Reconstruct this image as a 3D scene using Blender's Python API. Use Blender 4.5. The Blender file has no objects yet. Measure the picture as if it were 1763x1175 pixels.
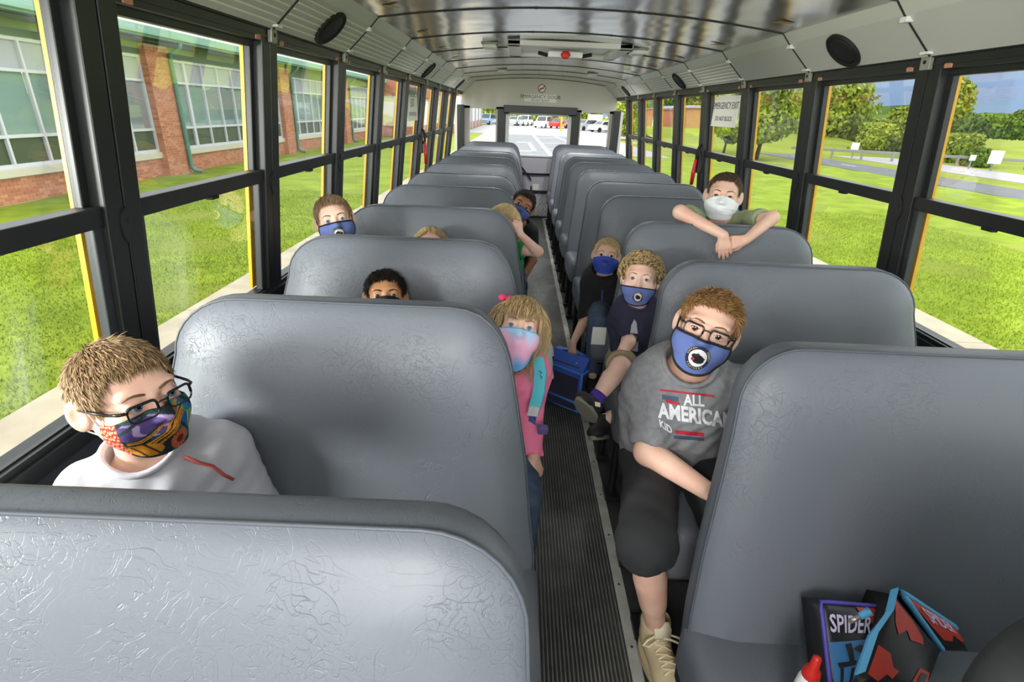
import bpy, bmesh, math, random
import numpy as np
from mathutils import Vector, Matrix
from mathutils.bvhtree import BVHTree

SC = bpy.context.scene
COL = SC.collection
PI = math.pi
V3 = lambda *a: np.array(a, dtype=float)

# ------------------------------------------------------------------ camera
CX, CY, FPX = 881.5, 587.5, 902.25
CAM = V3(-0.2465, 0.0, 1.4844)
YAW, PITCH, ROLL = 0.0005, -0.4148, 0.0416
def cam_axes():
    f = V3(math.sin(YAW)*math.cos(PITCH), math.cos(YAW)*math.cos(PITCH), math.sin(PITCH))
    r = V3(math.cos(YAW), -math.sin(YAW), 0); u = np.cross(r, f)
    c, s = math.cos(ROLL), math.sin(ROLL)
    return c*r+s*u, c*u-s*r, f
CR, CU, CF = cam_axes()
def P(u, v, y=None, x=None, z=None):
    """photo pixel -> the point at that real distance along (y), across (x) or up (z) the bus"""
    d = CR*(u-CX)/FPX-CU*(v-CY)/FPX+CF
    ax, val = (1, y) if y is not None else ((0, x) if x is not None else (2, z))
    return CAM+d*(val-CAM[ax])/d[ax]
camd = bpy.data.cameras.new('camera')
cam = bpy.data.objects.new('camera', camd); COL.objects.link(cam)
camd.sensor_width = 36; camd.sensor_fit = 'HORIZONTAL'; camd.lens = FPX/1763*36
camd.clip_start = 0.02; camd.clip_end = 3000
M4 = Matrix.Identity(4)
for i in range(3):
    M4[i][0], M4[i][1], M4[i][2], M4[i][3] = CR[i], CU[i], -CF[i], CAM[i]
cam.matrix_world = M4
SC.camera = cam

# ------------------------------------------------------------------ world, lights, exposure
SC.view_settings.view_transform = 'Standard'; SC.view_settings.look = 'None'
SC.view_settings.gamma = 1; SC.view_settings.use_curve_mapping = False
SC.view_settings.exposure = 0.25
SC.cycles.use_denoising = True
SC.cycles.max_bounces = 10; SC.cycles.transparent_max_bounces = 40
w = bpy.data.worlds.new('overcast_sky'); SC.world = w; w.use_nodes = True
wn = w.node_tree; wn.nodes.clear()
bg = wn.nodes.new('ShaderNodeBackground'); wo = wn.nodes.new('ShaderNodeOutputWorld')
wtc = wn.nodes.new('ShaderNodeTexCoord'); wsep = wn.nodes.new('ShaderNodeSeparateXYZ'); wr = wn.nodes.new('ShaderNodeValToRGB')
wr.color_ramp.elements[0].position = 0.0; wr.color_ramp.elements[0].color = (.97, .98, .98, 1)
wr.color_ramp.elements[1].position = 1.0; wr.color_ramp.elements[1].color = (.90, .95, 1, 1)
wn.links.new(wtc.outputs['Generated'], wsep.inputs[0]); wn.links.new(wsep.outputs[2], wr.inputs[0])
wn.links.new(wr.outputs[0], bg.inputs[0]); wn.links.new(bg.outputs[0], wo.inputs[0])
bg.inputs[1].default_value = 2.35
def lamp(name, kind, loc, aim, power, size=0.3, color=(1, 1, 1)):
    l = bpy.data.lights.new(name, kind); o = bpy.data.objects.new(name, l); COL.objects.link(o)
    o.location = loc; l.energy = power; l.color = color
    if kind == 'AREA': l.shape = 'DISK'; l.size = size
    if kind == 'SUN': l.angle = size
    o.rotation_euler = (Vector(aim)-Vector(loc)).to_track_quat('-Z', 'Y').to_euler()
    return o
# hazy sun high over the front of the bus, the photographer's strobe outside the front left window and a soft fill lamp added behind the camera
lamp('sun', 'SUN', (-20, -30, 40), (0, 0, 0), 1.6, 0.35, (1, .96, .88))
lamp('strobe', 'AREA', (-2.3, 0.05, 1.30), (0.0, 1.9, 0.90), 60, 0.42, (1, .98, .95))
lamp('front_fill', 'AREA', (-0.5, -0.9, 1.6), (0.0, 2.4, 0.8), 17, 0.5, (1, .97, .94))
wl = lamp('windshield_daylight', 'AREA', (0.1, -1.5, 1.35), (0.1, 4, .9), 20, 1.8, (.97, .99, 1)); wl.data.shape = 'RECTANGLE'; wl.data.size_y = .9

# ------------------------------------------------------------------ materials
def lin(c):
    return tuple(((x/255)/12.92 if x <= 10 else ((x/255+.055)/1.055)**2.4) for x in c)+(1,)
MATS = {}
def mat(name, rgb, rough=.5, metal=0, var=None, vscale=8, bump=0, bscale=40, bdist=.002, spec=.5, stretch=None, sss=0, attr=None, bdetail=3, coat=0):
    """principled material from an sRGB colour; var = second colour mixed in by noise; attr = second colour mixed by a per-piece tint"""
    if name in MATS: return MATS[name]
    m = bpy.data.materials.new(name); m.use_nodes = True; MATS[name] = m
    nt = m.node_tree; b = nt.nodes['Principled BSDF']
    b.inputs['Base Color'].default_value = lin(rgb); b.inputs['Roughness'].default_value = rough
    b.inputs['Metallic'].default_value = metal; b.inputs['Specular IOR Level'].default_value = spec
    if coat: b.inputs['Coat Weight'].default_value = coat
    if sss:
        b.inputs['Subsurface Weight'].default_value = sss; b.inputs['Subsurface Radius'].default_value = (.012, .005, .003); b.inputs['Subsurface Scale'].default_value = 1
    tc = nt.nodes.new('ShaderNodeTexCoord'); mp = nt.nodes.new('ShaderNodeMapping')
    nt.links.new(tc.outputs['Object'], mp.inputs[0])
    if stretch: mp.inputs['Scale'].default_value = stretch
    if var or attr:
        mx = nt.nodes.new('ShaderNodeMix'); mx.data_type = 'RGBA'
        mx.inputs[6].default_value = lin(rgb); mx.inputs[7].default_value = lin(var or attr)
        if attr:
            at = nt.nodes.new('ShaderNodeAttribute'); at.attribute_name = 'tint'
            nt.links.new(at.outputs['Fac'], mx.inputs[0])
        else:
            n = nt.nodes.new('ShaderNodeTexNoise'); n.inputs['Scale'].default_value = vscale; n.inputs['Detail'].default_value = 4
            r = nt.nodes.new('ShaderNodeMapRange'); r.inputs[1].default_value = .35; r.inputs[2].default_value = .65
            nt.links.new(mp.outputs[0], n.inputs[0]); nt.links.new(n.outputs[0], r.inputs[0]); nt.links.new(r.outputs[0], mx.inputs[0])
        nt.links.new(mx.outputs[2], b.inputs['Base Color'])
    if bump:
        n2 = nt.nodes.new('ShaderNodeTexNoise'); n2.inputs['Scale'].default_value = bscale; n2.inputs['Detail'].default_value = bdetail
        bp = nt.nodes.new('ShaderNodeBump'); bp.inputs['Strength'].default_value = bump; bp.inputs['Distance'].default_value = bdist
        nt.links.new(mp.outputs[0], n2.inputs[0]); nt.links.new(n2.outputs[0], bp.inputs['Height']); nt.links.new(bp.outputs[0], b.inputs['Normal'])
    return m
def glass_mat(name, tint=(1, 1, 1), ior=1.45, refl=1.0):
    m = bpy.data.materials.new(name); m.use_nodes = True; nt = m.node_tree; nt.nodes.clear()
    o = nt.nodes.new('ShaderNodeOutputMaterial'); mx = nt.nodes.new('ShaderNodeMixShader')
    t = nt.nodes.new('ShaderNodeBsdfTransparent'); g = nt.nodes.new('ShaderNodeBsdfGlossy'); fr = nt.nodes.new('ShaderNodeFresnel')
    t.inputs[0].default_value = tint+(1,); g.inputs['Roughness'].default_value = .01; fr.inputs[0].default_value = ior
    mm = nt.nodes.new('ShaderNodeMath'); mm.operation = 'MULTIPLY'; mm.inputs[1].default_value = refl
    nt.links.new(fr.outputs[0], mm.inputs[0]); nt.links.new(mm.outputs[0], mx.inputs[0])
    nt.links.new(t.outputs[0], mx.inputs[1]); nt.links.new(g.outputs[0], mx.inputs[2]); nt.links.new(mx.outputs[0], o.inputs[0])
    return m

# ------------------------------------------------------------------ mesh helpers
def link(name, me, parent=None, loc=None):
    o = bpy.data.objects.new(name, me); COL.objects.link(o)
    if parent is not None: o.parent = parent
    if loc is not None: o.location = loc
    return o
def mk(name, verts, faces, m=None, parent=None, loc=None, smooth=True, mats=None, mi=None):
    me = bpy.data.meshes.new(name)
    verts = np.asarray(verts, dtype=np.float64)
    me.from_pydata(verts.tolist() if len(verts) else [], [], faces if isinstance(faces, list) else faces.tolist())
    if mats:
        for k in mats: me.materials.append(k)
        if mi is not None: me.polygons.foreach_set('material_index', np.asarray(mi, dtype=np.int32))
    elif m: me.materials.append(m)
    if smooth: me.polygons.foreach_set('use_smooth', [True]*len(me.polygons))
    me.update()
    return link(name, me, parent, loc)
class MB:
    """collects simple shapes into one mesh"""
    def __init__(s): s.v = []; s.f = []; s.m = []; s.cur = 0
    def add(s, v, f):
        n = len(s.v); s.v += [tuple(map(float, p)) for p in v]; s.f += [tuple(int(i)+n for i in q) for q in f]; s.m += [s.cur]*len(f); return s
    def box(s, lo, hi, T=None):
        x0, y0, z0 = lo; x1, y1, z1 = hi
        v = [(x0,y0,z0),(x1,y0,z0),(x1,y1,z0),(x0,y1,z0),(x0,y0,z1),(x1,y0,z1),(x1,y1,z1),(x0,y1,z1)]
        if T is not None: v = [T(p) for p in v]
        return s.add(v, [(3,2,1,0),(4,5,6,7),(0,1,5,4),(1,2,6,5),(2,3,7,6),(3,0,4,7)])
    def bbox(s, lo, hi, b=.004, T=None):
        """box with chamfered edges"""
        bm = bmesh.new(); bmesh.ops.create_cube(bm, size=1)
        lo = Vector(lo); hi = Vector(hi)
        for v in bm.verts: v.co = Vector([(lo[i]+hi[i])/2+v.co[i]*(hi[i]-lo[i]) for i in range(3)])
        bmesh.ops.bevel(bm, geom=bm.edges[:], offset=b, segments=2, affect='EDGES', profile=.6)
        bm.verts.index_update()
        v = [tuple(p.co) for p in bm.verts]; f = [[q.index for q in fc.verts] for fc in bm.faces]; bm.free()
        if T is not None: v = [T(p) for p in v]
        return s.add(v, f)
    def tube(s, pts, r, n=8, closed=False, caps=True):
        pts = [np.asarray(p, float) for p in pts]; N = len(pts); rr = r if hasattr(r, '__len__') else [r]*N
        v = []; f = []; up = None
        for i in range(N):
            a = pts[i-1] if (i or closed) else pts[0]; b = pts[(i+1) % N] if (i < N-1 or closed) else pts[-1]
            t = b-a; t = t/(np.linalg.norm(t)+1e-12)
            if up is None:
                up = np.cross(t, (0, 0, 1.)); 
                if np.linalg.norm(up) < .2: up = np.cross(t, (1., 0, 0))
            up = up-t*np.dot(up, t); up /= np.linalg.norm(up)+1e-12
            w = np.cross(t, up)
            for k in range(n):
                a_ = 2*PI*k/n; v.append(pts[i]+rr[i]*(math.cos(a_)*up+math.sin(a_)*w))
        for i in range(N if closed else N-1):
            j = (i+1) % N
            for k in range(n): f.append((i*n+k, i*n+(k+1) % n, j*n+(k+1) % n, j*n+k))
        if caps and not closed: f += [tuple(range(n))[::-1], tuple(range((N-1)*n, N*n))]
        return s.add(v, f)
    def ribbon(s, pts, side, wd, th=.002):
        """flat strap along pts; side = width direction"""
        pts = [np.asarray(p, float) for p in pts]; v = []; f = []
        for i, p in enumerate(pts):
            t = pts[min(i+1, len(pts)-1)]-pts[max(i-1, 0)]; sd = np.asarray(side[i] if hasattr(side[0], '__len__') else side, float)
            sd = sd/np.linalg.norm(sd); nn = np.cross(t, sd); nn /= np.linalg.norm(nn)+1e-12
            v += [p-sd*wd/2-nn*th/2, p+sd*wd/2-nn*th/2, p+sd*wd/2+nn*th/2, p-sd*wd/2+nn*th/2]
        for i in range(len(pts)-1):
            for k in range(4): f.append((i*4+k, i*4+(k+1) % 4, i*4+4+(k+1) % 4, i*4+4+k))
        f += [(3,2,1,0), tuple(len(v)-4+k for k in range(4))]
        return s.add(v, f)
    def prism(s, poly, z0, z1, T=None):
        """closed 2-D outline extruded from z0 to z1; T maps (a, b, c) to space"""
        n = len(poly); v = [(a, b, z0) for a, b in poly]+[(a, b, z1) for a, b in poly]
        if T is not None: v = [T(p) for p in v]
        return s.add(v, [tuple(range(n))[::-1], tuple(range(n, 2*n))]+[(i, (i+1) % n, n+(i+1) % n, n+i) for i in range(n)])
    def lathe(s, prof, n=20, T=None):
        v = []; f = []
        for r, z in prof:
            for k in range(n): v.append((r*math.cos(2*PI*k/n), r*math.sin(2*PI*k/n), z))
        if T is not None: v = [T(p) for p in v]
        for i in range(len(prof)-1):
            for k in range(n): f.append((i*n+k, i*n+(k+1) % n, (i+1)*n+(k+1) % n, (i+1)*n+k))
        f += [tuple(range(n))[::-1], tuple(range((len(prof)-1)*n, len(prof)*n))]
        return s.add(v, f)
    def build(s, name, m=None, parent=None, loc=None, smooth=False, mats=None):
        if loc is not None:
            l = np.asarray(loc, float); v = [tuple(np.asarray(p)-l) for p in s.v]
        else: v = s.v
        return mk(name, v, s.f, m, parent, loc, smooth, mats, s.m if mats else None)
def tag(o, label=None, cat=None, group=None, kind=None):
    for k, x in (('label', label), ('category', cat), ('group', group), ('kind', kind)):
        if x: o[k] = x
    return o
def empty(name, loc=(0, 0, 0), rz=0):
    o = bpy.data.objects.new(name, None); COL.objects.link(o); o.location = loc; o.rotation_euler = (0, 0, rz); o.empty_display_size = .05
    return o
def copy_tree(o, parent=None):
    c = o.copy(); COL.objects.link(c); c.parent = parent
    for ch in list(o.children): copy_tree(ch, c)
    return c
def text_mesh(s, size=1.0, ext=0, align='CENTER', res=3, bold=0):
    cu = bpy.data.curves.new('lettering', 'FONT'); cu.body = s; cu.size = size; cu.align_x = align; cu.align_y = 'CENTER'
    cu.resolution_u = res; cu.extrude = ext; cu.offset = bold
    ob = bpy.data.objects.new('lettering', cu); COL.objects.link(ob)
    dg = bpy.context.evaluated_depsgraph_get(); me = ob.evaluated_get(dg).to_mesh()
    v = np.array([tuple(p.co) for p in me.vertices]); f = [list(p.vertices) for p in me.polygons]
    ob.evaluated_get(dg).to_mesh_clear(); bpy.data.objects.remove(ob); bpy.data.curves.remove(cu)
    return v, f
# ------------------------------------------------------------------ soft bodies: signed distance shapes -> one continuous skin
def nets(F, org, h):
    """surface of F=0 on a regular grid (naive surface nets)"""
    S = F < 0
    n = [d-1 for d in F.shape]
    acc = np.zeros(n, dtype=np.int8)
    cs = [(i, j, k) for i in (0, 1) for j in (0, 1) for k in (0, 1)]
    for i, j, k in cs: acc += S[i:i+n[0], j:j+n[1], k:k+n[2]]
    A = np.argwhere((acc > 0) & (acc < 8))
    if len(A) == 0: return np.zeros((0, 3)), np.zeros((0, 4), int)
    val = {c: F[A[:, 0]+c[0], A[:, 1]+c[1], A[:, 2]+c[2]] for c in cs}
    pos = np.zeros((len(A), 3)); cnt = np.zeros(len(A))
    for a in cs:
        for ax in range(3):
            if a[ax] == 0:
                b = list(a); b[ax] = 1; va, vb = val[a], val[tuple(b)]
                cr = (va < 0) != (vb < 0); t = np.where(cr, va/np.where(cr, va-vb, 1), 0)
                p = np.tile(np.array(a, float), (len(A), 1)); p[:, ax] = t
                pos += p*cr[:, None]; cnt += cr
    verts = org+h*(A+pos/cnt[:, None])
    idx = np.full(n, -1, dtype=np.int32); idx[A[:, 0], A[:, 1], A[:, 2]] = np.arange(len(A))
    quads = []
    for ax in range(3):
        sl0 = [slice(1, -1)]*3; sl1 = [slice(1, -1)]*3
        sl0[ax] = slice(0, -1); sl1[ax] = slice(1, None)
        s0, s1 = S[tuple(sl0)], S[tuple(sl1)]
        E = np.argwhere(s0 != s1)
        off = np.array([1, 1, 1]); off[ax] = 0; E = E+off
        b, c = (ax+1) % 3, (ax+2) % 3
        def cell(db, dc):
            q = E.copy(); q[:, b] -= db; q[:, c] -= dc
            return idx[q[:, 0], q[:, 1], q[:, 2]]
        q = np.stack([cell(1, 1), cell(0, 1), cell(0, 0), cell(1, 0)], 1)
        fl = ~S[E[:, 0], E[:, 1], E[:, 2]]
        q[fl] = q[fl][:, ::-1]
        quads.append(q)
    Q = np.concatenate(quads); Q = Q[(Q >= 0).all(1)]
    return verts, Q
def smin(a, b, k):
    if k <= 0: return np.minimum(a, b)
    h = np.maximum(k-np.abs(a-b), 0)/k
    return np.minimum(a, b)-h*h*k*.25
def d_cap(X, a, b, ra, rb):
    ab = b-a; L = float(ab@ab)+1e-9
    q = [X[i]-a[i] for i in range(3)]
    t = np.clip((q[0]*ab[0]+q[1]*ab[1]+q[2]*ab[2])/L, 0, 1)
    return np.sqrt((q[0]-t*ab[0])**2+(q[1]-t*ab[1])**2+(q[2]-t*ab[2])**2)-(ra+t*(rb-ra))
def d_ell(X, c, r, R):
    q = [X[i]-c[i] for i in range(3)]
    if R is not None: q = [q[0]*R[0][j]+q[1]*R[1][j]+q[2]*R[2][j] for j in range(3)]
    k0 = np.sqrt(sum((q[j]/r[j])**2 for j in range(3)))+1e-9
    k1 = np.sqrt(sum((q[j]/r[j]**2)**2 for j in range(3)))+1e-9
    return k0*(k0-1)/k1
def grow(prims, h, cuts=(), fn=None, post=None):
    """prims: ('c', a, b, ra, rb, k[, op]) or ('e', centre, radii, R, k[, op]); op -1 carves"""
    lo = np.full(3, 1e9); hi = -lo
    def ext(p):
        if p[0] == 'c':
            r = max(p[3], p[4]); return np.minimum(p[1], p[2])-r, np.maximum(p[1], p[2])+r
        r = max(p[2]); return p[1]-r, p[1]+r
    for p in prims:
        if len(p) > 6 or (p[0] == 'e' and len(p) > 5): continue
        a, b = ext(p); lo = np.minimum(lo, a); hi = np.maximum(hi, b)
    lo = lo-3*h; hi = hi+3*h
    for pt, nn in cuts:      # shrink the box for axis-aligned cuts
        for i in range(3):
            if abs(nn[i]) > .99:
                if nn[i] > 0: hi[i] = min(hi[i], pt[i]+3*h)
                else: lo[i] = max(lo[i], pt[i]-3*h)
    n = np.ceil((hi-lo)/h).astype(int)+1
    ax = [(lo[i]+h*np.arange(n[i])).astype(np.float32) for i in range(3)]
    F = np.full(n, .06, dtype=np.float32)
    for p in prims:
        op = 1
        if p[0] == 'c': k = p[5]; op = p[6] if len(p) > 6 else 1
        else: k = p[4]; op = p[5] if len(p) > 5 else 1
        a, b = ext(p); m = k+.012
        i0 = np.maximum(((a-m-lo)/h).astype(int), 0); i1 = np.minimum(((b+m-lo)/h).astype(int)+2, n)
        if (i1 <= i0).any(): continue
        X = [ax[0][i0[0]:i1[0], None, None], ax[1][None, i0[1]:i1[1], None], ax[2][None, None, i0[2]:i1[2]]]
        d = d_cap(X, p[1], p[2], p[3], p[4]) if p[0] == 'c' else d_ell(X, p[1], p[2], p[3])
        sl = tuple(slice(i0[i], i1[i]) for i in range(3))
        F[sl] = smin(F[sl], d, k) if op > 0 else -smin(-F[sl], d, k)
    X = [ax[0][:, None, None], ax[1][None, :, None], ax[2][None, None, :]]
    if fn is not None: F = fn(F, X)
    for pt, nn in cuts:
        F = np.maximum(F, ((X[0]-pt[0])*nn[0]+(X[1]-pt[1])*nn[1]+(X[2]-pt[2])*nn[2]).astype(np.float32))
    F[0], F[-1] = .05, .05; F[:, 0], F[:, -1] = .05, .05; F[:, :, 0], F[:, :, -1] = .05, .05
    return nets(F, lo, h)

class Head:
    """head frame: +x subject's right, +y out of the face, +z crown; built for a 0.2 m tall head times s"""
    def __init__(s, C, F, up=(0, 0, 1), roll=0, size=1.0, open_=.66):
        s.open = open_
        s.C = np.asarray(C, float); y = np.asarray(F, float); y = y/np.linalg.norm(y)
        x = np.cross(y, np.asarray(up, float)); x /= np.linalg.norm(x); z = np.cross(x, y)
        c, sn = math.cos(roll), math.sin(roll)
        x, z = c*x+sn*z, c*z-sn*x
        s.R = np.stack([x, y, z], 1); s.s = size
    def w(s, *p): return s.C+s.R@(np.asarray(p, float)*s.s)
    def loc(s, pts): return ((np.asarray(pts)-s.C)@s.R)/s.s
    def prims(s, eyes=True):
        S = s.s; out = []
        def E(c, r, k=.012, op=None, rot=None):
            R = s.R if rot is None else s.R@rot
            t = ('e', s.w(*c), tuple(x*S for x in r), R, k*S); out.append(t+((op,) if op else ()))
        def Cp(a, b, ra, rb, k=.01, op=None):
            t = ('c', s.w(*a), s.w(*b), ra*S, rb*S, k*S); out.append(t+((op,) if op else ()))
        E((0, -.012, .026), (.071, .090, .075))
        E((0, .022, -.036), (.057, .060, .062), .03)
        E((0, .050, -.076), (.026, .026, .022), .03)
        for q in (1, -1):
            E((q*.036, .047, -.040), (.030, .032, .033), .022)
            Cp((q*.055, .004, -.04), (q*.022, .056, -.085), .014, .014, .03)
            E((q*.027, .071, .022), (.024, .012, .009), .022)
        Cp((0, .078, .012), (0, .096, -.026), .0075, .0105, .012)
        E((0, .098, -.029), (.0105, .0095, .009), .008)
        for q in (1, -1):
            E((q*.0105, .090, -.032), (.0075, .009, .0065), .005)
            E((q*.031, .101, .001), (.020, .017, .012), .014, -1)
        for q in (1, -1):
            E((q*.0305, .0705, .0), (.0175, .0150, .0165), .004)
            E((q*.0305, .0855, -.002), (.0150, .0090, .0066*s.open), .003, -1)
        E((0, .082, -.057), (.021, .012, .005), .006)
        E((0, .080, -.066), (.017, .012, .006), .005)
        for q in (1, -1):
            a = q*.42
            rot = np.array([[math.cos(a), -math.sin(a), 0], [math.sin(a), math.cos(a), 0], [0, 0, 1]])
            E((q*.079, -.015, -.006), (.0085, .024, .032), .006, None, rot)
            E((q*.087, -.009, -.004), (.007, .014, .020), .004, -1, rot)
        return out
def eye_mesh(h, q, gaze, m, parent, base, lid=0.0):
    c = h.w(q*.0305, .0695, -.001); r = .0156*h.s
    g = np.asarray(gaze, float)-c; g /= np.linalg.norm(g)
    g = g+h.R[:, 1]*.6; g /= np.linalg.norm(g)
    a = np.cross(g, (0, 0, 1.)); a /= np.linalg.norm(a); b = np.cross(a, g)
    v = []; f = []; mi = []; n = 16; rings = [0, .22, .23, .52, .54, .9, 1.4, 2.0]
    for t in rings:
        for k in range(n):
            p = math.cos(t)*g+math.sin(t)*(math.cos(2*PI*k/n)*a+math.sin(2*PI*k/n)*b); v.append(c+r*p-base)
    for i in range(len(rings)-1):
        for k in range(n):
            f.append((i*n+k, (i+1)*n+k, (i+1)*n+(k+1) % n, i*n+(k+1) % n)); mi.append(2 if i < 2 else (1 if i < 4 else 0))
    return mk('eye', v, f, None, parent, None, True, [MATS['eye_white'], m, MATS['pupil']], mi)
def scalp_line(y):
    return np.interp(y, [-.12, -.058, -.046, -.036, .001, .013, .024, .034, .05, .085], [-.075, -.066, -.032, .014, .015, -.008, .0, .030, .050, .063])
def hair(h, parent, base, m, style='short', n=1100, ln=.03, seed=1, thick=.005, rad=.0022, fringe=0.0, part=None, line=0.0, hh=.004, bangs=True):
    """scalp cap plus modelled locks, one mesh"""
    rng = np.random.default_rng(seed); S = h.s
    cen = np.array([0, -.012, .026]); ra = np.array([.071, .090, .075])+thick*.55
    def fn(F, X):
        q = [X[i]-h.C[i] for i in range(3)]
        L = [(q[0]*h.R[0][j]+q[1]*h.R[1][j]+q[2]*h.R[2][j])/S for j in range(3)]
        cut = (scalp_line(L[1])-line-L[2])*S
        wob = .0014*S*(np.sin(L[0]*190+L[1]*60)+np.sin(L[1]*170-L[2]*90+1.3)+np.sin(L[2]*150+L[0]*70))
        return np.maximum(F-wob, cut).astype(np.float32)
    V, Q = grow([('e', h.w(*cen), tuple((ra+.001)*S), h.R, .001)], hh*S, fn=fn)
    mb_v = [V-base]; mb_f = [Q]; tint = [np.full(len(V), .5)]; off = len(V)
    # roots
    U = rng.normal(size=(n*4, 3)); U /= np.linalg.norm(U, axis=1)[:, None]
    R0 = cen+U*ra
    ok = R0[:, 2] > scalp_line(R0[:, 1])-line+.002
    R0 = R0[ok][:n]; U = U[ok][:n]; N = len(R0)
    nrm = (R0-cen)/ra**2; nrm /= np.linalg.norm(nrm, axis=1)[:, None]
    crown = np.array([.008, -.055, .085])
    fl = R0-crown; fl -= nrm*(fl*nrm).sum(1)[:, None]; fl /= np.linalg.norm(fl, axis=1)[:, None]+1e-6
    lo_ = .0 if style != 'long' else .0
    K = 6; pts = np.zeros((N, K, 3)); pts[:, 0] = R0
    L = ln*rng.uniform(.7, 1.2, N)
    d = fl.copy(); noise = rng.normal(size=(N, 3))*.25
    if style == 'short':
        lift = .22; d = d+noise*.8
        front = np.clip((R0[:, 1]-.01)/.06, 0, 1)*(R0[:, 2] > .04)
        d = d+front[:, None]*np.array([.55, .35, fringe])
    elif style == 'spiky':
        lift = .40; d = d+noise*1.2
        front = np.clip((R0[:, 1]+.02)/.07, 0, 1)*(R0[:, 2] > .05)
        d = d+front[:, None]*np.array([-.5, .25, .55])
    elif style == 'buzz': lift = .5; d = d+noise
    elif style == 'curly': lift = .9; d = d+noise*2.2
    elif style == 'long':
        lift = .12; d = d+noise*.45
        sgn = np.sign(R0[:, 0]-.005)
        bang = (R0[:, 1] > .035) & (np.abs(R0[:, 0]) < .05) & bangs
        L = np.where(bang, .062*rng.uniform(.8, 1.1, N), np.where(R0[:, 1] > .0, L*.85, L))
        d = np.where(bang[:, None], np.stack([R0[:, 0]*4+.12, np.full(N, .9), np.full(N, .1)], 1)+noise*.5, d)
        side = (R0[:, 1] > .0) & ~bang
        d = np.where(side[:, None], np.stack([sgn*1.1, np.full(N, -.6), np.full(N, -.2)], 1)+noise*.3, d)
        K = 10; pts = np.zeros((N, K, 3)); pts[:, 0] = R0
    if style == 'swoop':
        lift = .2; d = d+noise*.5+np.array([.9, .55, 0])*np.clip((R0[:, 2]-.03)/.04, 0, 1)[:, None]
    step = L/(K-1)
    ph = rng.uniform(0, 6.28, N); mint = .003+rng.uniform(0, 1, N)*.006
    for i in range(1, K):
        t = i/(K-1)
        dd = d/np.linalg.norm(d, axis=1)[:, None]
        lf = lift*(1-t)
        if style == 'long': dd = dd*(1-.85*t)+np.array([0, 0, -1])*(.15+1.1*t)-nrm*np.array([1, 1, 0])*(.55*t)
        dd = dd*(1-lf*.6)+nrm*lf
        if style == 'short' or style == 'swoop': dd = dd+np.array([0, 0, -.25])*t
        dd /= np.linalg.norm(dd, axis=1)[:, None]
        p = pts[:, i-1]+dd*step[:, None]
        if style == 'curly':
            t1 = np.cross(nrm, [0, 0, 1.]); t1 /= np.linalg.norm(t1, axis=1)[:, None]+1e-6; t2 = np.cross(nrm, t1)
            an = ph+i*2.1
            p = R0+nrm*(.004+.028*t)+(t1*np.cos(an)[:, None]+t2*np.sin(an)[:, None])*.0135
        if style == 'long':
            fr = (p[:, 1] > .0) & (p[:, 2] < .045) & ~bang
            p[:, 0] = np.where(fr, np.where(R0[:, 0] >= .004, 1, -1)*np.maximum(np.abs(p[:, 0]), .060+.012*rng.uniform(0, 1, N)), p[:, 0])
            p[:, 1] = np.where(fr, np.minimum(p[:, 1], .050), p[:, 1])
        e = (p-cen)/(ra+mint[:, None]*.6); rr = np.linalg.norm(e, axis=1)
        ins = rr < 1
        p[ins] = (cen+e[ins]/rr[ins][:, None]*(ra+mint[ins][:, None]*.6))
        pts[:, i] = p
    if style == 'long':
        pass
    rr0 = rad*rng.uniform(.7, 1.25, N)
    if style == 'curly': prof = np.array([.8, 1, 1, 1, .9, .4])
    else: prof = np.interp(np.linspace(0, 1, K), [0, .5, 1], [.9, 1, .12])
    tv = np.zeros_like(pts); tv[:, 1:-1] = pts[:, 2:]-pts[:, :-2]; tv[:, 0] = pts[:, 1]-pts[:, 0]; tv[:, -1] = pts[:, -1]-pts[:, -2]
    tv /= np.linalg.norm(tv, axis=2)[..., None]+1e-9
    s1 = np.cross(tv, nrm[:, None, :]); s1 /= np.linalg.norm(s1, axis=2)[..., None]+1e-9; s2 = np.cross(s1, tv)
    vs = []
    for k in range(3):
        a = 2*PI*k/3+PI/2
        vs.append(pts+(s1*math.cos(a)*1.25+s2*math.sin(a)*.8)*(rr0[:, None]*prof[None, :])[..., None])
    VV = np.stack(vs, 2)      # N,K,3,3
    VV = (h.C+(VV.reshape(-1, 3)*S)@h.R.T)-base
    ids = (np.arange(N*K*3).reshape(N, K, 3))+off
    q = np.stack([np.stack([ids[:, :-1, k], ids[:, :-1, (k+1) % 3], ids[:, 1:, (k+1) % 3], ids[:, 1:, k]], -1) for k in range(3)], 2).reshape(-1, 4)
    tn = np.repeat(rng.uniform(0, 1, N), K*3)
    ov = np.concatenate([mb_v[0], VV]); of = np.concatenate([Q, q[:, ::-1]])
    o = mk('hair', ov, of, m, parent)
    at = o.data.attributes.new('tint', 'FLOAT', 'POINT'); at.data.foreach_set('value', np.concatenate([tint[0], tn]).astype(np.float32))
    return o
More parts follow.
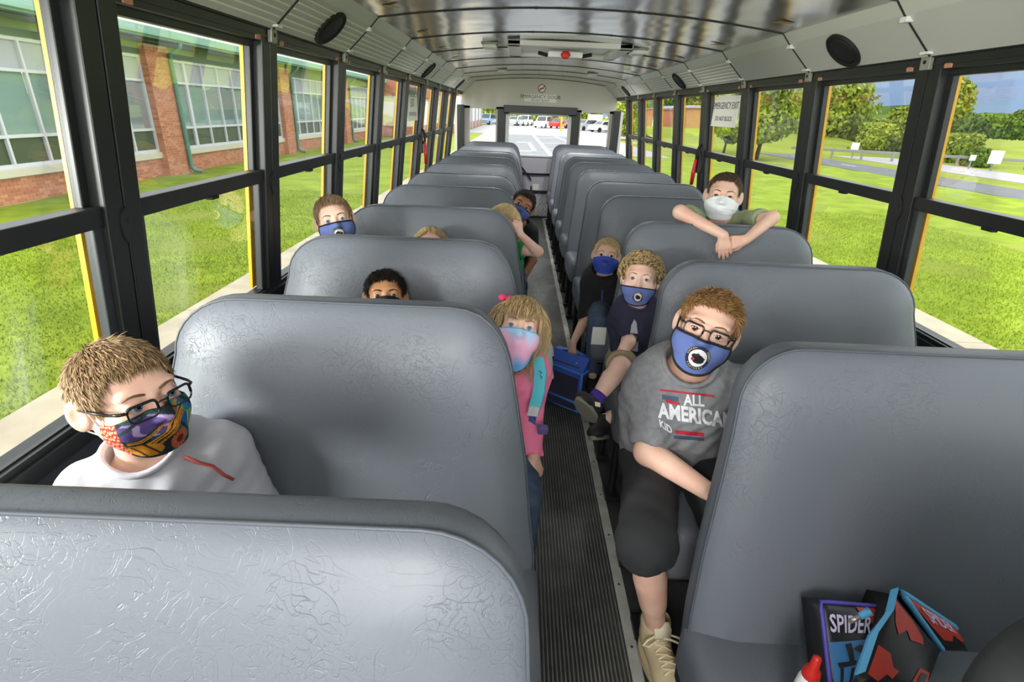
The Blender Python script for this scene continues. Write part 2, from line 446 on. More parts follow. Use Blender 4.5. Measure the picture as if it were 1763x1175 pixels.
def hand(W, D, Nn, s=1.0, curl=(.3, .5, .4), side=1, spread=.09, thumb=.5, fingers=None):
    """palm, four unequal jointed fingers and a side thumb as capsules. D along the hand, Nn out of the back of the hand, side +1 puts the thumb on D x Nn"""
    D = np.asarray(D, float); D /= np.linalg.norm(D); Nn = np.asarray(Nn, float); Nn -= D*(Nn@D); Nn /= np.linalg.norm(Nn)
    X = np.cross(D, Nn)*side; W = np.asarray(W, float); out = []
    for q in (-.5, .0, .5):
        out.append(('c', W+X*q*.018*s, W+D*.052*s+X*(q*.040)*s, .0125*s, .0105*s, .010*s))
    lens = [.036, .041, .038, .029]
    for i in range(4):
        q = (1.5-i)/3.0
        a = W+D*(.058-.004*abs(i-1))*s+X*q*.045*s
        ang = 0.; p = a; sp = q*spread*2
        cu = curl if fingers is None else fingers[i]
        seg = [lens[i]*.46*s*1.15, lens[i]*.32*s*1.15, lens[i]*.26*s*1.15]
        rr = [.0080, .0072, .0066, .0055]
        out.append(('c', W+D*.03*s+X*q*.03*s, a, .009*s, .0082*s, .005*s))
        for j in range(3):
            ang += cu[j]
            dr = math.cos(ang)*(D+X*sp)-math.sin(ang)*Nn; dr /= np.linalg.norm(dr)
            b = p+dr*seg[j]; out.append(('c', p, b, rr[j]*s, rr[j+1]*s, .002*s)); p = b
    a = W+D*.012*s+X*.016*s-Nn*.004*s
    d1 = D*(1-thumb*.4)+X*thumb-Nn*.25; d1 /= np.linalg.norm(d1); b = a+d1*.026*s
    d2 = D+X*thumb*.25-Nn*.35; d2 /= np.linalg.norm(d2); c = b+d2*.022*s
    out += [('c', a, b, .0105*s, .009*s, .008*s), ('c', b, c, .0085*s, .0075*s, .002*s), ('c', c, c+(d2-Nn*.2)*.018*s, .0075*s, .006*s, .002*s)]
    return out
# ------------------------------------------------------------------ face details, masks, glasses
def bvh_of(o, head=None):
    me = o.data; n = len(me.vertices); co = np.empty(n*3); me.vertices.foreach_get('co', co)
    co = co.reshape(-1, 3)+np.array(o.location)
    if o.parent is not None: co = co+np.array(o.parent.location)
    if head is not None:
        L = head.loc(co); ok = (np.abs(L[:, 0]) < .1) & (np.abs(L[:, 1]) < .13) & (L[:, 2] > -.125)
        return BVHTree.FromPolygons([Vector(c) for c in co], [tuple(p.vertices) for p in me.polygons if all(ok[i] for i in p.vertices)])
    return BVHTree.FromPolygons([Vector(c) for c in co], [tuple(p.vertices) for p in me.polygons])
def face_pt(h, bvh, x, z, off=.0):
    """point on the face in front of (x, z), head units"""
    o = h.w(x, .25, z); d = -h.R[:, 1]
    hit = bvh.ray_cast(Vector(o), Vector(d), 1.0)
    if hit[0] is None: return h.w(x, .085+off, z)
    return np.array(hit[0])-d*off*h.s
def brows(h, bvh, parent, base, m, thick=.0024, lash=None, raise_=0, lash_z=0):
    for q in (1, -1):
        mb = MB(); xs = [.013, .020, .029, .038, .047]; zs = [.0175, .0200, .0222, .0220, .0170]
        pts = [face_pt(h, bvh, q*x, z+raise_, .0004)-base for x, z in zip(xs, zs)]
        mb.tube(pts, [thick*h.s*t for t in (.8, 1.1, 1, .8, .3)], 6); mb.build('eyebrow', m, parent, None, True)
    for q in (1, -1):
        mb = MB(); pts = []
        for x in np.linspace(.0185, .0445, 7):
            t = (x-.0315)/.013; z = (.0056*h.open)*(1-t*t)-.0026+lash_z
            pts.append(face_pt(h, bvh, q*x, z+.001, .0007)-base)
        mb.tube(pts, [.0011*h.s*t for t in (.4, .9, 1.1, 1.2, 1.2, 1.0, .4)], 5); mb.build('eyelash', lash or MATS['lash'], parent, None, True)
class Mask:
    def __init__(s, h, bvh, parent, base, m, top=-.006, topside=-.022, bot=-.112, botside=-.078, th=1.12, side_th=None, nt=61, nz=31, off=.0045, pleat=0, col=None, tent=.010, sm=10):
        s.h, s.base = h, base
        s.th = np.linspace(-th, th, nt); t01 = np.abs(s.th/th)
        s.zt = topside+(top-topside)*np.clip(1-(t01/.75)**1.6, 0, 1) if top > topside else np.full(nt, top)
        s.zb = botside+(bot-botside)*np.clip(1-t01**2.0, 0, 1)
        W = np.linspace(0, 1, nz)
        Z = s.zt[:, None]+(s.zb-s.zt)[:, None]*W[None]
        r = np.zeros((nt, nz))
        for i, a in enumerate(s.th):
            d = np.array([math.sin(a), math.cos(a), 0])
            for j in range(nz):
                z = max(Z[i, j], -.084)
                o = h.w(*(d*.3+np.array([0, 0, z]))); dd = -(h.R@d)
                hit = bvh.ray_cast(Vector(o), Vector(dd), .4*h.s)
                r[i, j] = .3-(hit[3]/h.s) if hit[0] is not None else .07
                if Z[i, j] < -.084: r[i, j] *= 1-(-.084-Z[i, j])*3.5
        r0 = r.copy()
        nose = tent*np.exp(-(s.th/.42)**2)[:, None]*np.sin(np.clip(W, 0, 1)*PI)[None]**.7
        for _ in range(sm):
            p = np.pad(r, 1, mode='edge'); q = (p[:-2, 1:-1]+p[2:, 1:-1]+p[1:-1, :-2]+p[1:-1, 2:])/4
            r = np.maximum(q, np.where(_ < sm-2, r0, 0))
        s.r = np.maximum(r+nose*.5, np.minimum(r0, r+.006)+.001)+off
        if pleat: s.r = s.r+pleat*((W*4) % 1)[None]*np.clip(1-t01**4, 0, 1)[:, None]
        s.Z, s.W = Z, W
        v = []; 
        for i in range(nt):
            for j in range(nz): v.append(s.pt(s.th[i], Z[i, j], s.r[i, j]))
        inner = []
        for i in range(nt):
            for j in range(nz): inner.append(s.pt(s.th[i], Z[i, j], s.r[i, j]-.0018))
        n = nt*nz; f = []
        for i in range(nt-1):
            for j in range(nz-1):
                a = i*nz+j; f.append((a, a+1, a+nz+1, a+nz)); f.append((a+n, a+nz+n, a+nz+1+n, a+1+n))
        b = [i*nz for i in range(nt)]+[(nt-1)*nz+j for j in range(1, nz)]+[i*nz+nz-1 for i in range(nt-2, -1, -1)]+[j for j in range(nz-2, 0, -1)]
        for k in range(len(b)):
            a, c = b[k], b[(k+1) % len(b)]; f.append((a, c, c+n, a+n))
        s.border = [np.array(v[k]) for k in b]
        s.obj = mk('face_mask', v+inner, f, m, parent)
        if col is not None:
            UU = np.repeat(-s.th/th, nz); VV = np.tile(1-W, nt)
            c = col(UU, VV); c = np.concatenate([c, c]); c = np.concatenate([c, np.ones((len(c), 1))], 1)
            at = s.obj.data.color_attributes.new('print', 'FLOAT_COLOR', 'POINT'); at.data.foreach_set('color', c.astype(np.float32).ravel())
    def pt(s, a, z, r):
        return s.h.w(r*math.sin(a), r*math.cos(a), z)-s.base
    def on(s, u, z, off=.001, u0=0.0):
        """cloth coordinates: u metres to the viewer's right of the nose line, z up (head units)"""
        a = u0-u/.1
        i = np.clip((a-s.th[0])/(s.th[1]-s.th[0]), 0, len(s.th)-1.001); i0 = int(i); fi = i-i0
        zt = s.zt[i0]*(1-fi)+s.zt[i0+1]*fi; zb = s.zb[i0]*(1-fi)+s.zb[i0+1]*fi
        j = np.clip((zt-z)/(zt-zb), 0, 1)*(len(s.W)-1.001); j0 = int(j); fj = j-j0
        R = s.r
        r = (R[i0, j0]*(1-fi)+R[i0+1, j0]*fi)*(1-fj)+(R[i0, j0+1]*(1-fi)+R[i0+1, j0+1]*fi)*fj
        return s.pt(a, z, r+off)
    def trim(s, m, rad=.0028):
        mb = MB(); mb.tube(s.border, rad*s.h.s, 6, closed=True); mb.build('mask_edging', m, s.obj, None, True)
    def loops(s, m, rad=.0010, wide=None):
        for q in (0, -1):
            mb = MB(); a = s.th[q]; sg = 1 if a > 0 else -1
            t = s.pt(a, s.Z[q, 1], s.r[q, 1]); b = s.pt(a, s.Z[q, -2], s.r[q, -2])
            mid = s.h.w(sg*.081, -.032, .018)-s.base; m2 = s.h.w(sg*.080, -.038, -.008)-s.base; m3 = s.h.w(sg*.0765, -.028, -.036)-s.base
            m0 = s.h.w(sg*.0745, .006, .022)-s.base; m4 = s.h.w(sg*.069, .002, -.047)-s.base
            mb.tube([t, (t+m0)/2+(m0-s.h.w(0, -.01, .02)+s.base)*.03, m0, mid, m2, m3, m4, b], rad*s.h.s*(wide or 1), 6)
            mb.build('ear_loop', m, s.obj, None, True)
    def put(s, name, m, v2, f, u0=0, z0=0, off=.001, ca=0.0):
        v = [s.on(p[0]+u0, p[1]+z0, off, ca) for p in v2]
        return mk(name, v, [list(q) for q in f], m, s.obj, None, False)
def disc(r0, r1, n=32, rings=3, sx=1, sy=1):
    v = []; f = []
    for i in range(rings+1):
        r = r0+(r1-r0)*i/rings
        for k in range(n): v.append((r*math.cos(2*PI*k/n)*sx, r*math.sin(2*PI*k/n)*sy))
    for i in range(rings):
        for k in range(n): f.append((i*n+k, i*n+(k+1) % n, (i+1)*n+(k+1) % n, (i+1)*n+k))
    return v, f
def fan(poly):
    bm = bmesh.new(); vs = [bm.verts.new((p[0], p[1], 0)) for p in poly]; fc = bm.faces.new(vs)
    bmesh.ops.triangulate(bm, faces=[fc]); bmesh.ops.subdivide_edges(bm, edges=bm.edges[:], cuts=1)
    bmesh.ops.triangulate(bm, faces=bm.faces[:]); bm.verts.index_update()
    v = [tuple(p.co[:2]) for p in bm.verts]; f = [[q.index for q in g.verts] for g in bm.faces]; bm.free(); return v, f
def arc_text(st, R, a0, a1, size, flip=False):
    """letters set around a ring, returns 2-D verts and faces"""
    V = []; F = []; n = len(st)
    for i, ch in enumerate(st):
        if ch == ' ': continue
        a = a0+(a1-a0)*i/(n-1)
        v, f = text_mesh(ch, size, 0, 'CENTER', 2, .0)
        rot = a-PI/2 if not flip else a+PI/2
        c, s_ = math.cos(rot), math.sin(rot)
        o = len(V)
        V += [(R*math.cos(a)+p[0]*c-p[1]*s_, R*math.sin(a)+p[0]*s_+p[1]*c) for p in v]; F += [[q+o for q in g] for g in f]
    return V, F
PANTHER = [(-.0150, .0040), (-.0125, .0082), (-.0060, .0100), (-.0025, .0125), (.0005, .0100), (.0060, .0080), (.0120, .0045), (.0165, .0030), (.0150, .0),
           (.0160, -.0050), (.0120, -.0095), (.0050, -.0120), (-.0020, -.0125), (-.0070, -.0110), (-.0095, -.0080), (-.0065, -.0060), (-.0070, -.0020), (-.0110, -.0010), (-.0145, .0010)]
def panther_badge(mk_, u0=.004, z0=-.066, s=1.0):
    g = lambda vf: ([(p[0]*s, p[1]*s) for p in vf[0]], vf[1])
    mk_.put('emblem_ring', MATS['navy_print'], *g(disc(.0205, .0285, 40, 1)), u0, z0, .0008)
    mk_.put('emblem_disc', MATS['white_print'], *g(disc(.0004, .0205, 40, 4)), u0, z0, .0008)
    mk_.put('emblem_panther', MATS['black_print'], *g(fan(PANTHER)), u0, z0, .0015)
    mk_.put('emblem_mouth', MATS['red_print'], *g(disc(.0003, .0042, 14, 1)), u0-.0100*s, z0-.0045*s, .002)
    mk_.put('emblem_lettering', MATS['gold_print'], *g(arc_text('RAPPAHANNOCK COUNTY', .0246, 2.95, .10, .0062)), u0, z0, .0016)
    mk_.put('emblem_lettering', MATS['gold_print'], *g(arc_text('PANTHERS', .0246, PI+.75, 2*PI-.75, .0064, True)), u0, z0, .0016)
def glasses(h, parent, base, m, tilt=0, wide=1.0):
    rot = lambda x, y, z: (x, y, z)
    L = lambda x, y, z: h.w(*rot(x*wide, y, z))-base
    fr = MB(); lens = MB()
    for q in (1, -1):
        cx, cz, a, b, rr = q*.033, -.004, .0235, .0150, .008
        pts = []
        for (sx, sz, st) in ((1, 1, 0), (-1, 1, 1), (-1, -1, 2), (1, -1, 3)):
            for k in range(5):
                t = st*PI/2+k*PI/8; r_ = rr if sz > 0 else .011
                x = sx*(a-r_)+r_*math.cos(t); z = sz*(b-r_)+r_*math.sin(t)
                pts.append((cx+x*(1 if q > 0 else 1), cz+z))
        P3 = [L(x, .1085-2.6*x*x, z) for x, z in pts]
        fr.tube(P3, .0017*h.s, 6, closed=True)
        fr.tube(P3[0:11], .0026*h.s, 6)
        c = len(lens.v); lens.add([L(cx, .1085-2.6*cx*cx, cz)]+P3, [(0, i+1, (i+1) % len(P3)+1) for i in range(len(P3))])
        fr.tube([L(q*.056, .1005, .004), L(q*.066, .092, .005), L(q*.0715, .075, .005)], [.0028*h.s, .0032*h.s, .0028*h.s], 6)
        fr.tube([L(q*.0715, .075, .005), L(q*.0765, .03, .006), L(q*.079, -.012, .008), L(q*.078, -.030, -.006), L(q*.076, -.038, -.02)], [.0028*h.s, .0026*h.s, .0026*h.s, .0022*h.s, .0015*h.s], 6)
    fr.tube([L(.011, .1082, .001), L(.004, .1105, .004), L(-.004, .1105, .004), L(-.011, .1082, .001)], .0018*h.s, 6)
    o = fr.build('eyeglasses', m, parent, None, True)
    lens.build('lens', MATS['lens'], o, None, True)
    return o
# ------------------------------------------------------------------ shared materials
def vinyl(name, rgb, rough=.42, k=1.0):
    """creased bus-seat vinyl: fine grain plus sparse sharp creases"""
    m = mat(name, rgb, rough); nt = m.node_tree; b = nt.nodes['Principled BSDF']
    tc = nt.nodes.new('ShaderNodeTexCoord')
    h = None
    lo = nt.nodes.new('ShaderNodeTexNoise'); lo.inputs['Scale'].default_value = 7; lo.inputs['Detail'].default_value = 1
    lr = nt.nodes.new('ShaderNodeMapRange'); lr.inputs[1].default_value = .44; lr.inputs[2].default_value = .62; lr.inputs[3].default_value = .08; lr.inputs[4].default_value = 1
    nt.links.new(tc.outputs['Object'], lo.inputs[0]); nt.links.new(lo.outputs[0], lr.inputs[0])
    for sc, dist, wd, amp in ((9, 4.0, .010, 1.0), (22, 2.6, .014, .7), (60, 1.2, .03, .2)):
        n = nt.nodes.new('ShaderNodeTexNoise'); n.inputs['Scale'].default_value = sc; n.inputs['Detail'].default_value = 1.5; n.inputs['Distortion'].default_value = dist
        s1 = nt.nodes.new('ShaderNodeMath'); s1.operation = 'SUBTRACT'; s1.inputs[1].default_value = .5
        s2 = nt.nodes.new('ShaderNodeMath'); s2.operation = 'ABSOLUTE'
        r = nt.nodes.new('ShaderNodeMapRange'); r.inputs[1].default_value = 0; r.inputs[2].default_value = wd; r.inputs[3].default_value = -amp; r.inputs[4].default_value = 0
        mu = nt.nodes.new('ShaderNodeMath'); mu.operation = 'MULTIPLY'
        nt.links.new(tc.outputs['Object'], n.inputs[0]); nt.links.new(n.outputs[0], s1.inputs[0]); nt.links.new(s1.outputs[0], s2.inputs[0]); nt.links.new(s2.outputs[0], r.inputs[0])
        nt.links.new(r.outputs[0], mu.inputs[0]); nt.links.new(lr.outputs[0], mu.inputs[1])
        if h is None: h = mu.outputs[0]
        else:
            ad = nt.nodes.new('ShaderNodeMath'); ad.operation = 'ADD'; nt.links.new(h, ad.inputs[0]); nt.links.new(mu.outputs[0], ad.inputs[1]); h = ad.outputs[0]
    bp = nt.nodes.new('ShaderNodeBump'); bp.inputs['Strength'].default_value = .50*k; bp.inputs['Distance'].default_value = .0018
    nt.links.new(h, bp.inputs['Height']); nt.links.new(bp.outputs[0], b.inputs['Normal'])
    return m
vinyl('seat_vinyl', (106, 111, 119), .46)
vinyl('seat_edge', (92, 97, 104), .45, .5)
vinyl('shaded_vinyl', (22, 24, 25), .6, .4)  # seat vinyl with shade painted into its colour
mat('piping', (82, 88, 96), .5)
mat('black_steel', (28, 30, 30), .45, bump=.05, bscale=300)
mat('black_frame', (31, 34, 34), .42, bump=.04, bscale=250)
mat('black_rubber', (20, 21, 21), .7)
mat('sash_steel', (52, 56, 58), .4)
mat('lower_wall', (66, 70, 74), .5, bump=.1, bscale=400)
mat('bracket', (150, 152, 140), .4, .2)
mat('latch_orange', (190, 134, 106), .5)
mat('cove_white', (196, 197, 190), .42, bump=.06, bscale=500)
mat('cove_band', (202, 204, 192), .35)
mat('seam_dark', (58, 60, 58), .5)
mat('rib_white', (232, 232, 222), .4)
mat('clip_white', (226, 228, 220), .3)
mat('speaker_black', (24, 25, 26), .6, bump=.5, bscale=900, bdist=.001)
mat('rear_white', (206, 204, 196), .45)
mat('rear_lilac', (196, 194, 204), .4)
mat('plastic_white', (232, 232, 230), .35)
mat('hatch_red', (200, 40, 34), .4)
mat('tape_yellow', (190, 150, 50), .5)
mat('yellow_paint', (236, 178, 30), .4)
mat('red_handle', (196, 30, 44), .35)
mat('sign_white', (246, 245, 238), .5)
mat('sign_ink', (14, 14, 14), .5)
mat('sign_red', (140, 52, 40), .5)
mat('floor_rubber', (80, 51, 50), .55, var=(62, 62, 60), vscale=3, bump=.2, bscale=120)
mat('rib_rubber', (112, 112, 105), .42, var=(140, 139, 130), vscale=14)
mat('floor_black', (50, 51, 51), .42, var=(68, 68, 68), vscale=5, bump=.2, bscale=90)
mat('strip_metal', (204, 204, 198), .38, .1, var=(178, 178, 170), vscale=12)
mat('screw', (90, 90, 86), .4, .7)
mat('mesh_metal', (214, 214, 216), .35, .4)
g = mat('ceiling_metal', (206, 206, 204), .17, .9)
def wavy(m, sx, sy, st):
    nt = m.node_tree; b = nt.nodes['Principled BSDF']; tc = nt.nodes.new('ShaderNodeTexCoord'); mp = nt.nodes.new('ShaderNodeMapping'); mp.inputs['Scale'].default_value = (sx, sy, 1)
    n = nt.nodes.new('ShaderNodeTexNoise'); n.inputs['Scale'].default_value = 1; n.inputs['Detail'].default_value = 1
    bp = nt.nodes.new('ShaderNodeBump'); bp.inputs['Strength'].default_value = st; bp.inputs['Distance'].default_value = .02
    nt.links.new(tc.outputs['Object'], mp.inputs[0]); nt.links.new(mp.outputs[0], n.inputs[0]); nt.links.new(n.outputs[0], bp.inputs['Height']); nt.links.new(bp.outputs[0], b.inputs['Normal'])
wavy(g, 5.0, 3.2, .28)
MATS['bus_glass'] = glass_mat('bus_glass', (.97, .985, .975), 1.30, .30)
MATS['lens'] = glass_mat('lens', (.98, .98, .99), 1.3, .18)
# people
mat('eye_white', (206, 200, 196), .3); mat('pupil', (14, 12, 12), .1); mat('lash', (44, 30, 24), .6)
mat('iris_brown', (74, 50, 32), .15); mat('iris_blue', (96, 122, 146), .15); mat('iris_hazel', (98, 92, 60), .15)
for n_, c_ in (('skin_fair', (236, 196, 174)), ('skin_pale', (238, 202, 182)), ('skin_tan', (214, 164, 122)), ('skin_brown', (172, 122, 92)), ('skin_olive', (206, 152, 108))): mat(n_, c_, .5, sss=.06, var=tuple(min(255, int(x*q)) for x, q in zip(c_, (.985, .93, .92))), vscale=18)
for n_, a_, b_ in (('hair_lightbrown', (104, 82, 58), (186, 154, 112)), ('hair_ginger', (124, 90, 54), (200, 158, 106)), ('hair_black', (26, 21, 19), (52, 42, 36)), ('hair_blond', (168, 136, 86), (226, 202, 152)),
                   ('hair_darkblond', (136, 110, 74), (216, 190, 142)), ('hair_brown', (84, 62, 42), (146, 116, 82)), ('hair_darkbrown', (66, 52, 40), (120, 100, 78)), ('hair_white_blond', (186, 158, 108), (236, 216, 168))): mat(n_, a_, .55, attr=b_, spec=.3)
mat('cloth_blue', (92, 110, 168), .8, bump=.1, bscale=500); mat('cloth_royal', (52, 74, 176), .6, bump=.1, bscale=400); mat('black_trim', (20, 20, 23), .8)
mat('navy_print', (26, 32, 66), .8); mat('white_print', (226, 226, 230), .8); mat('black_print', (18, 22, 24), .7); mat('red_print', (180, 32, 52), .7); mat('gold_print', (214, 198, 120), .7)
mat('shirt_white', (200, 200, 208), .85, bump=.2, bscale=60, bdist=.003); mat('shirt_grey', (134, 135, 138), .9, var=(120, 121, 125), vscale=60, bump=.15, bscale=300)
mat('shirt_navy', (44, 44, 66), .9, bump=.15, bscale=200); mat('shirt_sage', (148, 164, 128), .85, bump=.15, bscale=100); mat('shirt_green', (40, 150, 76), .8); mat('cloth_black', (24, 24, 27), .85, bump=.2, bscale=200)
mat('jacket_pink', (250, 130, 168), .8, bump=.2, bscale=80); mat('shorts_black', (36, 37, 39), .85, bump=.2, bscale=150); mat('denim', (60, 74, 98), .9, var=(76, 92, 116), vscale=30)
mat('khaki', (150, 138, 112), .9); mat('frame_black', (22, 21, 24), .3); mat('white_elastic', (232, 230, 232), .8); mat('mask_white', (232, 236, 238), .8, bump=.1, bscale=200)
mat('red_seam', (188, 84, 80), .8); mat('tan_suede', (208, 190, 152), .9, bump=.3, bscale=200); mat('tan_lace', (234, 220, 184), .8); mat('tan_sole', (206, 188, 150), .7); mat('cream', (236, 226, 200), .7)
mat('grey_sole', (132, 130, 116), .8); mat('shoe_black', (36, 34, 34), .7); mat('purple_sock', (72, 50, 150), .9); mat('pink_bow', (226, 60, 110), .6)
def print_mat(name, rough=.8):
    m = mat(name, (128, 128, 128), rough, bump=.1, bscale=500); nt = m.node_tree
    at = nt.nodes.new('ShaderNodeAttribute'); at.attribute_name = 'print'; nt.links.new(at.outputs['Color'], nt.nodes['Principled BSDF'].inputs['Base Color']); return m
print_mat('printed_cloth')
# outside
mat('grass', (118, 138, 36), .95, var=(146, 162, 52), vscale=1.4, bump=.3, bscale=30, bdist=.03, spec=.1)
mat('grass_far', (122, 134, 44), .95, var=(140, 150, 60), vscale=.25, spec=.1)
mat('grass_blade', (116, 140, 34), .8, attr=(166, 182, 64), spec=.15)
mat('concrete', (196, 184, 160), .9, var=(178, 166, 144), vscale=3, bump=.2, bscale=60)
mat('asphalt', (122, 122, 126), .9, var=(136, 136, 138), vscale=2, bump=.2, bscale=80)
mat('asphalt_path', (96, 96, 102), .9, var=(108, 108, 112), vscale=1)
mat('road', (168, 164, 168), .9, var=(156, 152, 156), vscale=.6)
mat('paint_white', (236, 236, 234), .7)
mat('mortar', (196, 172, 146), .95)
mat('brick', (178, 108, 78), .9, attr=(206, 142, 106), bump=.2, bscale=60)
mat('stone_sill', (204, 198, 180), .85); mat('window_white', (206, 206, 216), .5); mat('teal_metal', (84, 134, 116), .45); mat('teal_light', (132, 176, 160), .4); mat('soffit_green', (104, 122, 92), .6)
mat('panel_grey', (168, 172, 182), .5); mat('blind', (150, 176, 172), .6); mat('blind_dark', (126, 150, 152), .6); mat('dark_room', (64, 78, 56), .25, spec=.8); mat('roof_white', (226, 226, 222), .6)
mat('wall_white', (232, 228, 210), .8); mat('brick_far', (190, 128, 102), .9, var=(176, 112, 88), vscale=6)
mat('leaf', (92, 114, 38), .8, attr=(170, 178, 62), spec=.2); mat('leaf_dark', (62, 86, 36), .85, attr=(122, 146, 56), spec=.2); mat('bark', (84, 70, 56), .9)
mat('mountain', (98, 116, 142), 1.0, var=(108, 124, 148), vscale=.004, spec=0); mat('forest', (62, 82, 44), 1.0, var=(84, 104, 56), vscale=.06, spec=0, bump=1, bscale=.15, bdist=3)  # the mountain's blue is distance haze painted into its colour
mat('guardrail', (140, 142, 140), .5, .4); mat('car_glass', (40, 48, 54), .1, spec=.8); mat('tyre', (24, 24, 25), .8)
for n_, c_ in (('car_white', (236, 236, 238)), ('car_silver', (178, 182, 188)), ('car_red', (196, 40, 34)), ('car_grey', (110, 116, 124)), ('car_blue', (150, 170, 200))): mat(n_, c_, .25, coat=.5)
# ------------------------------------------------------------------ people
def nz(v): v = np.asarray(v, float); return v/np.linalg.norm(v)
def pose(neck, pelvis, right, s=1.0, half=.135, **kw):
    """joints of a seated child; any joint can be given instead"""
    neck = np.asarray(neck, float); pelvis = np.asarray(pelvis, float); right = nz(right)
    up = nz(neck-pelvis); right = nz(right-up*(right@up)); fw = np.cross(up, right)
    J = dict(neck=neck, pelvis=pelvis, right=right, up=up, fwd=fw, s=s)
    for n, q in (('R', 1), ('L', -1)):
        sh = kw.get('sh'+n, neck+right*q*half*s-up*.045*s); J['sh'+n] = sh
        el = kw.get('el'+n, sh+right*q*.03*s-np.array([0, 0, .19*s])+fw*.05*s); J['el'+n] = el
        wr = kw.get('wr'+n, el+fw*.15*s-right*q*.06*s-np.array([0, 0, .04*s])); J['wr'+n] = wr
        hp = kw.get('hip'+n, pelvis+right*q*.065*s); J['hip'+n] = hp
        kn = kw.get('kn'+n, hp+fw*.28*s+right*q*.02*s-np.array([0, 0, .015])); J['kn'+n] = kn
        an = kw.get('an'+n, kn-np.array([0, 0, .27*s])+fw*.02*s); J['an'+n] = an
        J['toe'+n] = kw.get('toe'+n, an+fw*.11*s-np.array([0, 0, .045*s]))
    return J
def arm_dir(J, n): return nz(J['wr'+n]-J['el'+n])
def skin_prims(h, J, fat=1.0, handkw=None, legs=True, legfat=None):
    s = J['s']; out = h.prims(); handkw = handkw or {}; lf = legfat or min(fat, 1.02)
    out += [('c', h.w(0, -.022, -.055), J['neck']+J['up']*.0, .040*h.s, .044*s, .022)]
    mid = J['neck']*.5+J['pelvis']*.5
    out += [('c', J['shR'], J['shL'], .036*s, .036*s, .03), ('c', J['neck']-J['up']*.06*s, J['pelvis'], .062*s*fat, .07*s*fat, .03)]
    for n in 'RL':
        q = 1 if n == 'R' else -1
        sh, el, wr = J['sh'+n], J['el'+n], J['wr'+n]
        out += [('c', sh, el, .035*s*fat, .028*s*fat, .02), ('c', el, wr, .029*s*fat, .0185*s*fat, .012)]
        hk = dict(handkw.get(n, {}))
        D = hk.pop('D', arm_dir(J, n)); Nn = hk.pop('N', J['up']*.6+J['fwd']*.4); hs = hk.pop('s', .82*s)
        out += hand(wr+nz(D)*.008, D, Nn, hs, side=hk.pop('side', -q), **hk)
        if legs:
            out += [('c', J['hip'+n], J['kn'+n], .056*s*lf, .042*s*lf, .02), ('c', J['kn'+n], J['an'+n], .040*s*lf, .024*s, .012),
                    ('c', J['kn'+n]*.6+J['an'+n]*.4-J['fwd']*.012*s, J['kn'+n]*.35+J['an'+n]*.65, .036*s*lf, .028*s, .02), ('c', J['an'+n], J['an'+n]*.7+J['toe'+n]*.3, .026*s, .022*s, .01)]
    return out
def person(name_label, h, J, skin, vox=.004, fat=1.0, handkw=None, legs=True, base=None):
    base = V3(J['pelvis'][0], J['pelvis'][1], 0.0) if base is None else base
    V, Q = grow(skin_prims(h, J, fat, handkw, legs), vox)
    o = mk('person', V-base, Q, skin, None, base)
    tag(o, name_label, 'person')
    return o, base
def shirt(h, J, base, parent, m, fat=1.0, sleeve=.55, vox=.005, name='shirt', long_=False, belly=1.0, collar=None, hem=.0, wrinkle=.002, neck_r=.05):
    s = J['s']; R = np.stack([J['right'], J['fwd'], J['up']], 1); out = []
    L = np.linalg.norm(J['neck']-J['pelvis'])
    at = lambda t, f=0: J['pelvis']+J['up']*L*t+J['fwd']*f
    out.append(('e', at(.72), (.132*s*fat, .088*s*fat, .15*s), R, .03))
    out.append(('e', at(.36, .012*belly), (.118*s*fat*belly, .092*s*fat*belly, .17*s), R, .04))
    out.append(('e', at(.10), (.118*s*fat, .096*s*fat, .10*s), R, .04))
    out.append(('c', J['shR']-J['right']*.012, J['shL']+J['right']*.012, .046*s*fat, .046*s*fat, .04))
    out.append(('c', at(.97), at(.85), .050*s, .075*s, .05))
    for n in 'RL':
        sh, el, wr = J['sh'+n], J['el'+n], J['wr'+n]
        if sleeve <= 1:
            e = sh+(el-sh)*sleeve; d = nz(el-sh)
            out.append(('c', sh, e, .048*s*fat, .047*s*fat, .03))
            out.append(('e', e+d*.062*s, (.058*s,)*3, None, .004, -1))
        else:
            e = el+(wr-el)*(sleeve-1); d = nz(wr-el)
            out.append(('c', sh, el, .048*s*fat, .041*s*fat, .03)); out.append(('c', el, e, .041*s*fat, .032*s*fat, .015))
            out.append(('e', e+d*.045*s, (.044*s,)*3, None, .003, -1))
    nk = J['neck']; hd = h.w(0, -.02, -.05); dn = nz(hd-nk)
    out.append(('c', nk+dn*.018+J['fwd']*.012*s, nk+dn*.09, neck_r*s, .066*s, .006, -1))
    def fn(F, X):
        a = wrinkle*(np.sin(X[0]*55+X[2]*38+1.5*np.sin(X[2]*22+X[1]*15))*np.sin(X[1]*41-X[2]*30+X[0]*12)+.55*np.sin(X[0]*95-X[2]*120+2*np.sin(X[2]*31)+X[1]*40))
        return F-a.astype(np.float32)
    V, Q = grow(out, vox, cuts=[(J['pelvis']+J['up']*hem, -J['up'])], fn=fn)
    o = mk(name, V-base, Q, m, parent)
    if collar:
        mb = MB(); c0 = nk+dn*.012+J['fwd']*.010*s; a = nz(J['right']-dn*(J['right']@dn)); b = np.cross(dn, a)
        bv = bvh_of(o); pts = []
        for k in range(28):
            t = 2*PI*k/28; d = math.cos(t)*a+math.sin(t)*b
            q0 = c0+d*(neck_r*s+.007); hit = bv.ray_cast(Vector(q0+dn*.07), Vector(-dn), .2)
            pts.append((np.array(hit[0]) if hit[0] is not None else q0)-base)
        pts = [(pts[k-1]+pts[k]+pts[(k+1) % 28])/3 for k in range(28)]
        mb.tube(pts, .0065*s, 8, closed=True); mb.build('collar', collar, o, None, True)
    return o
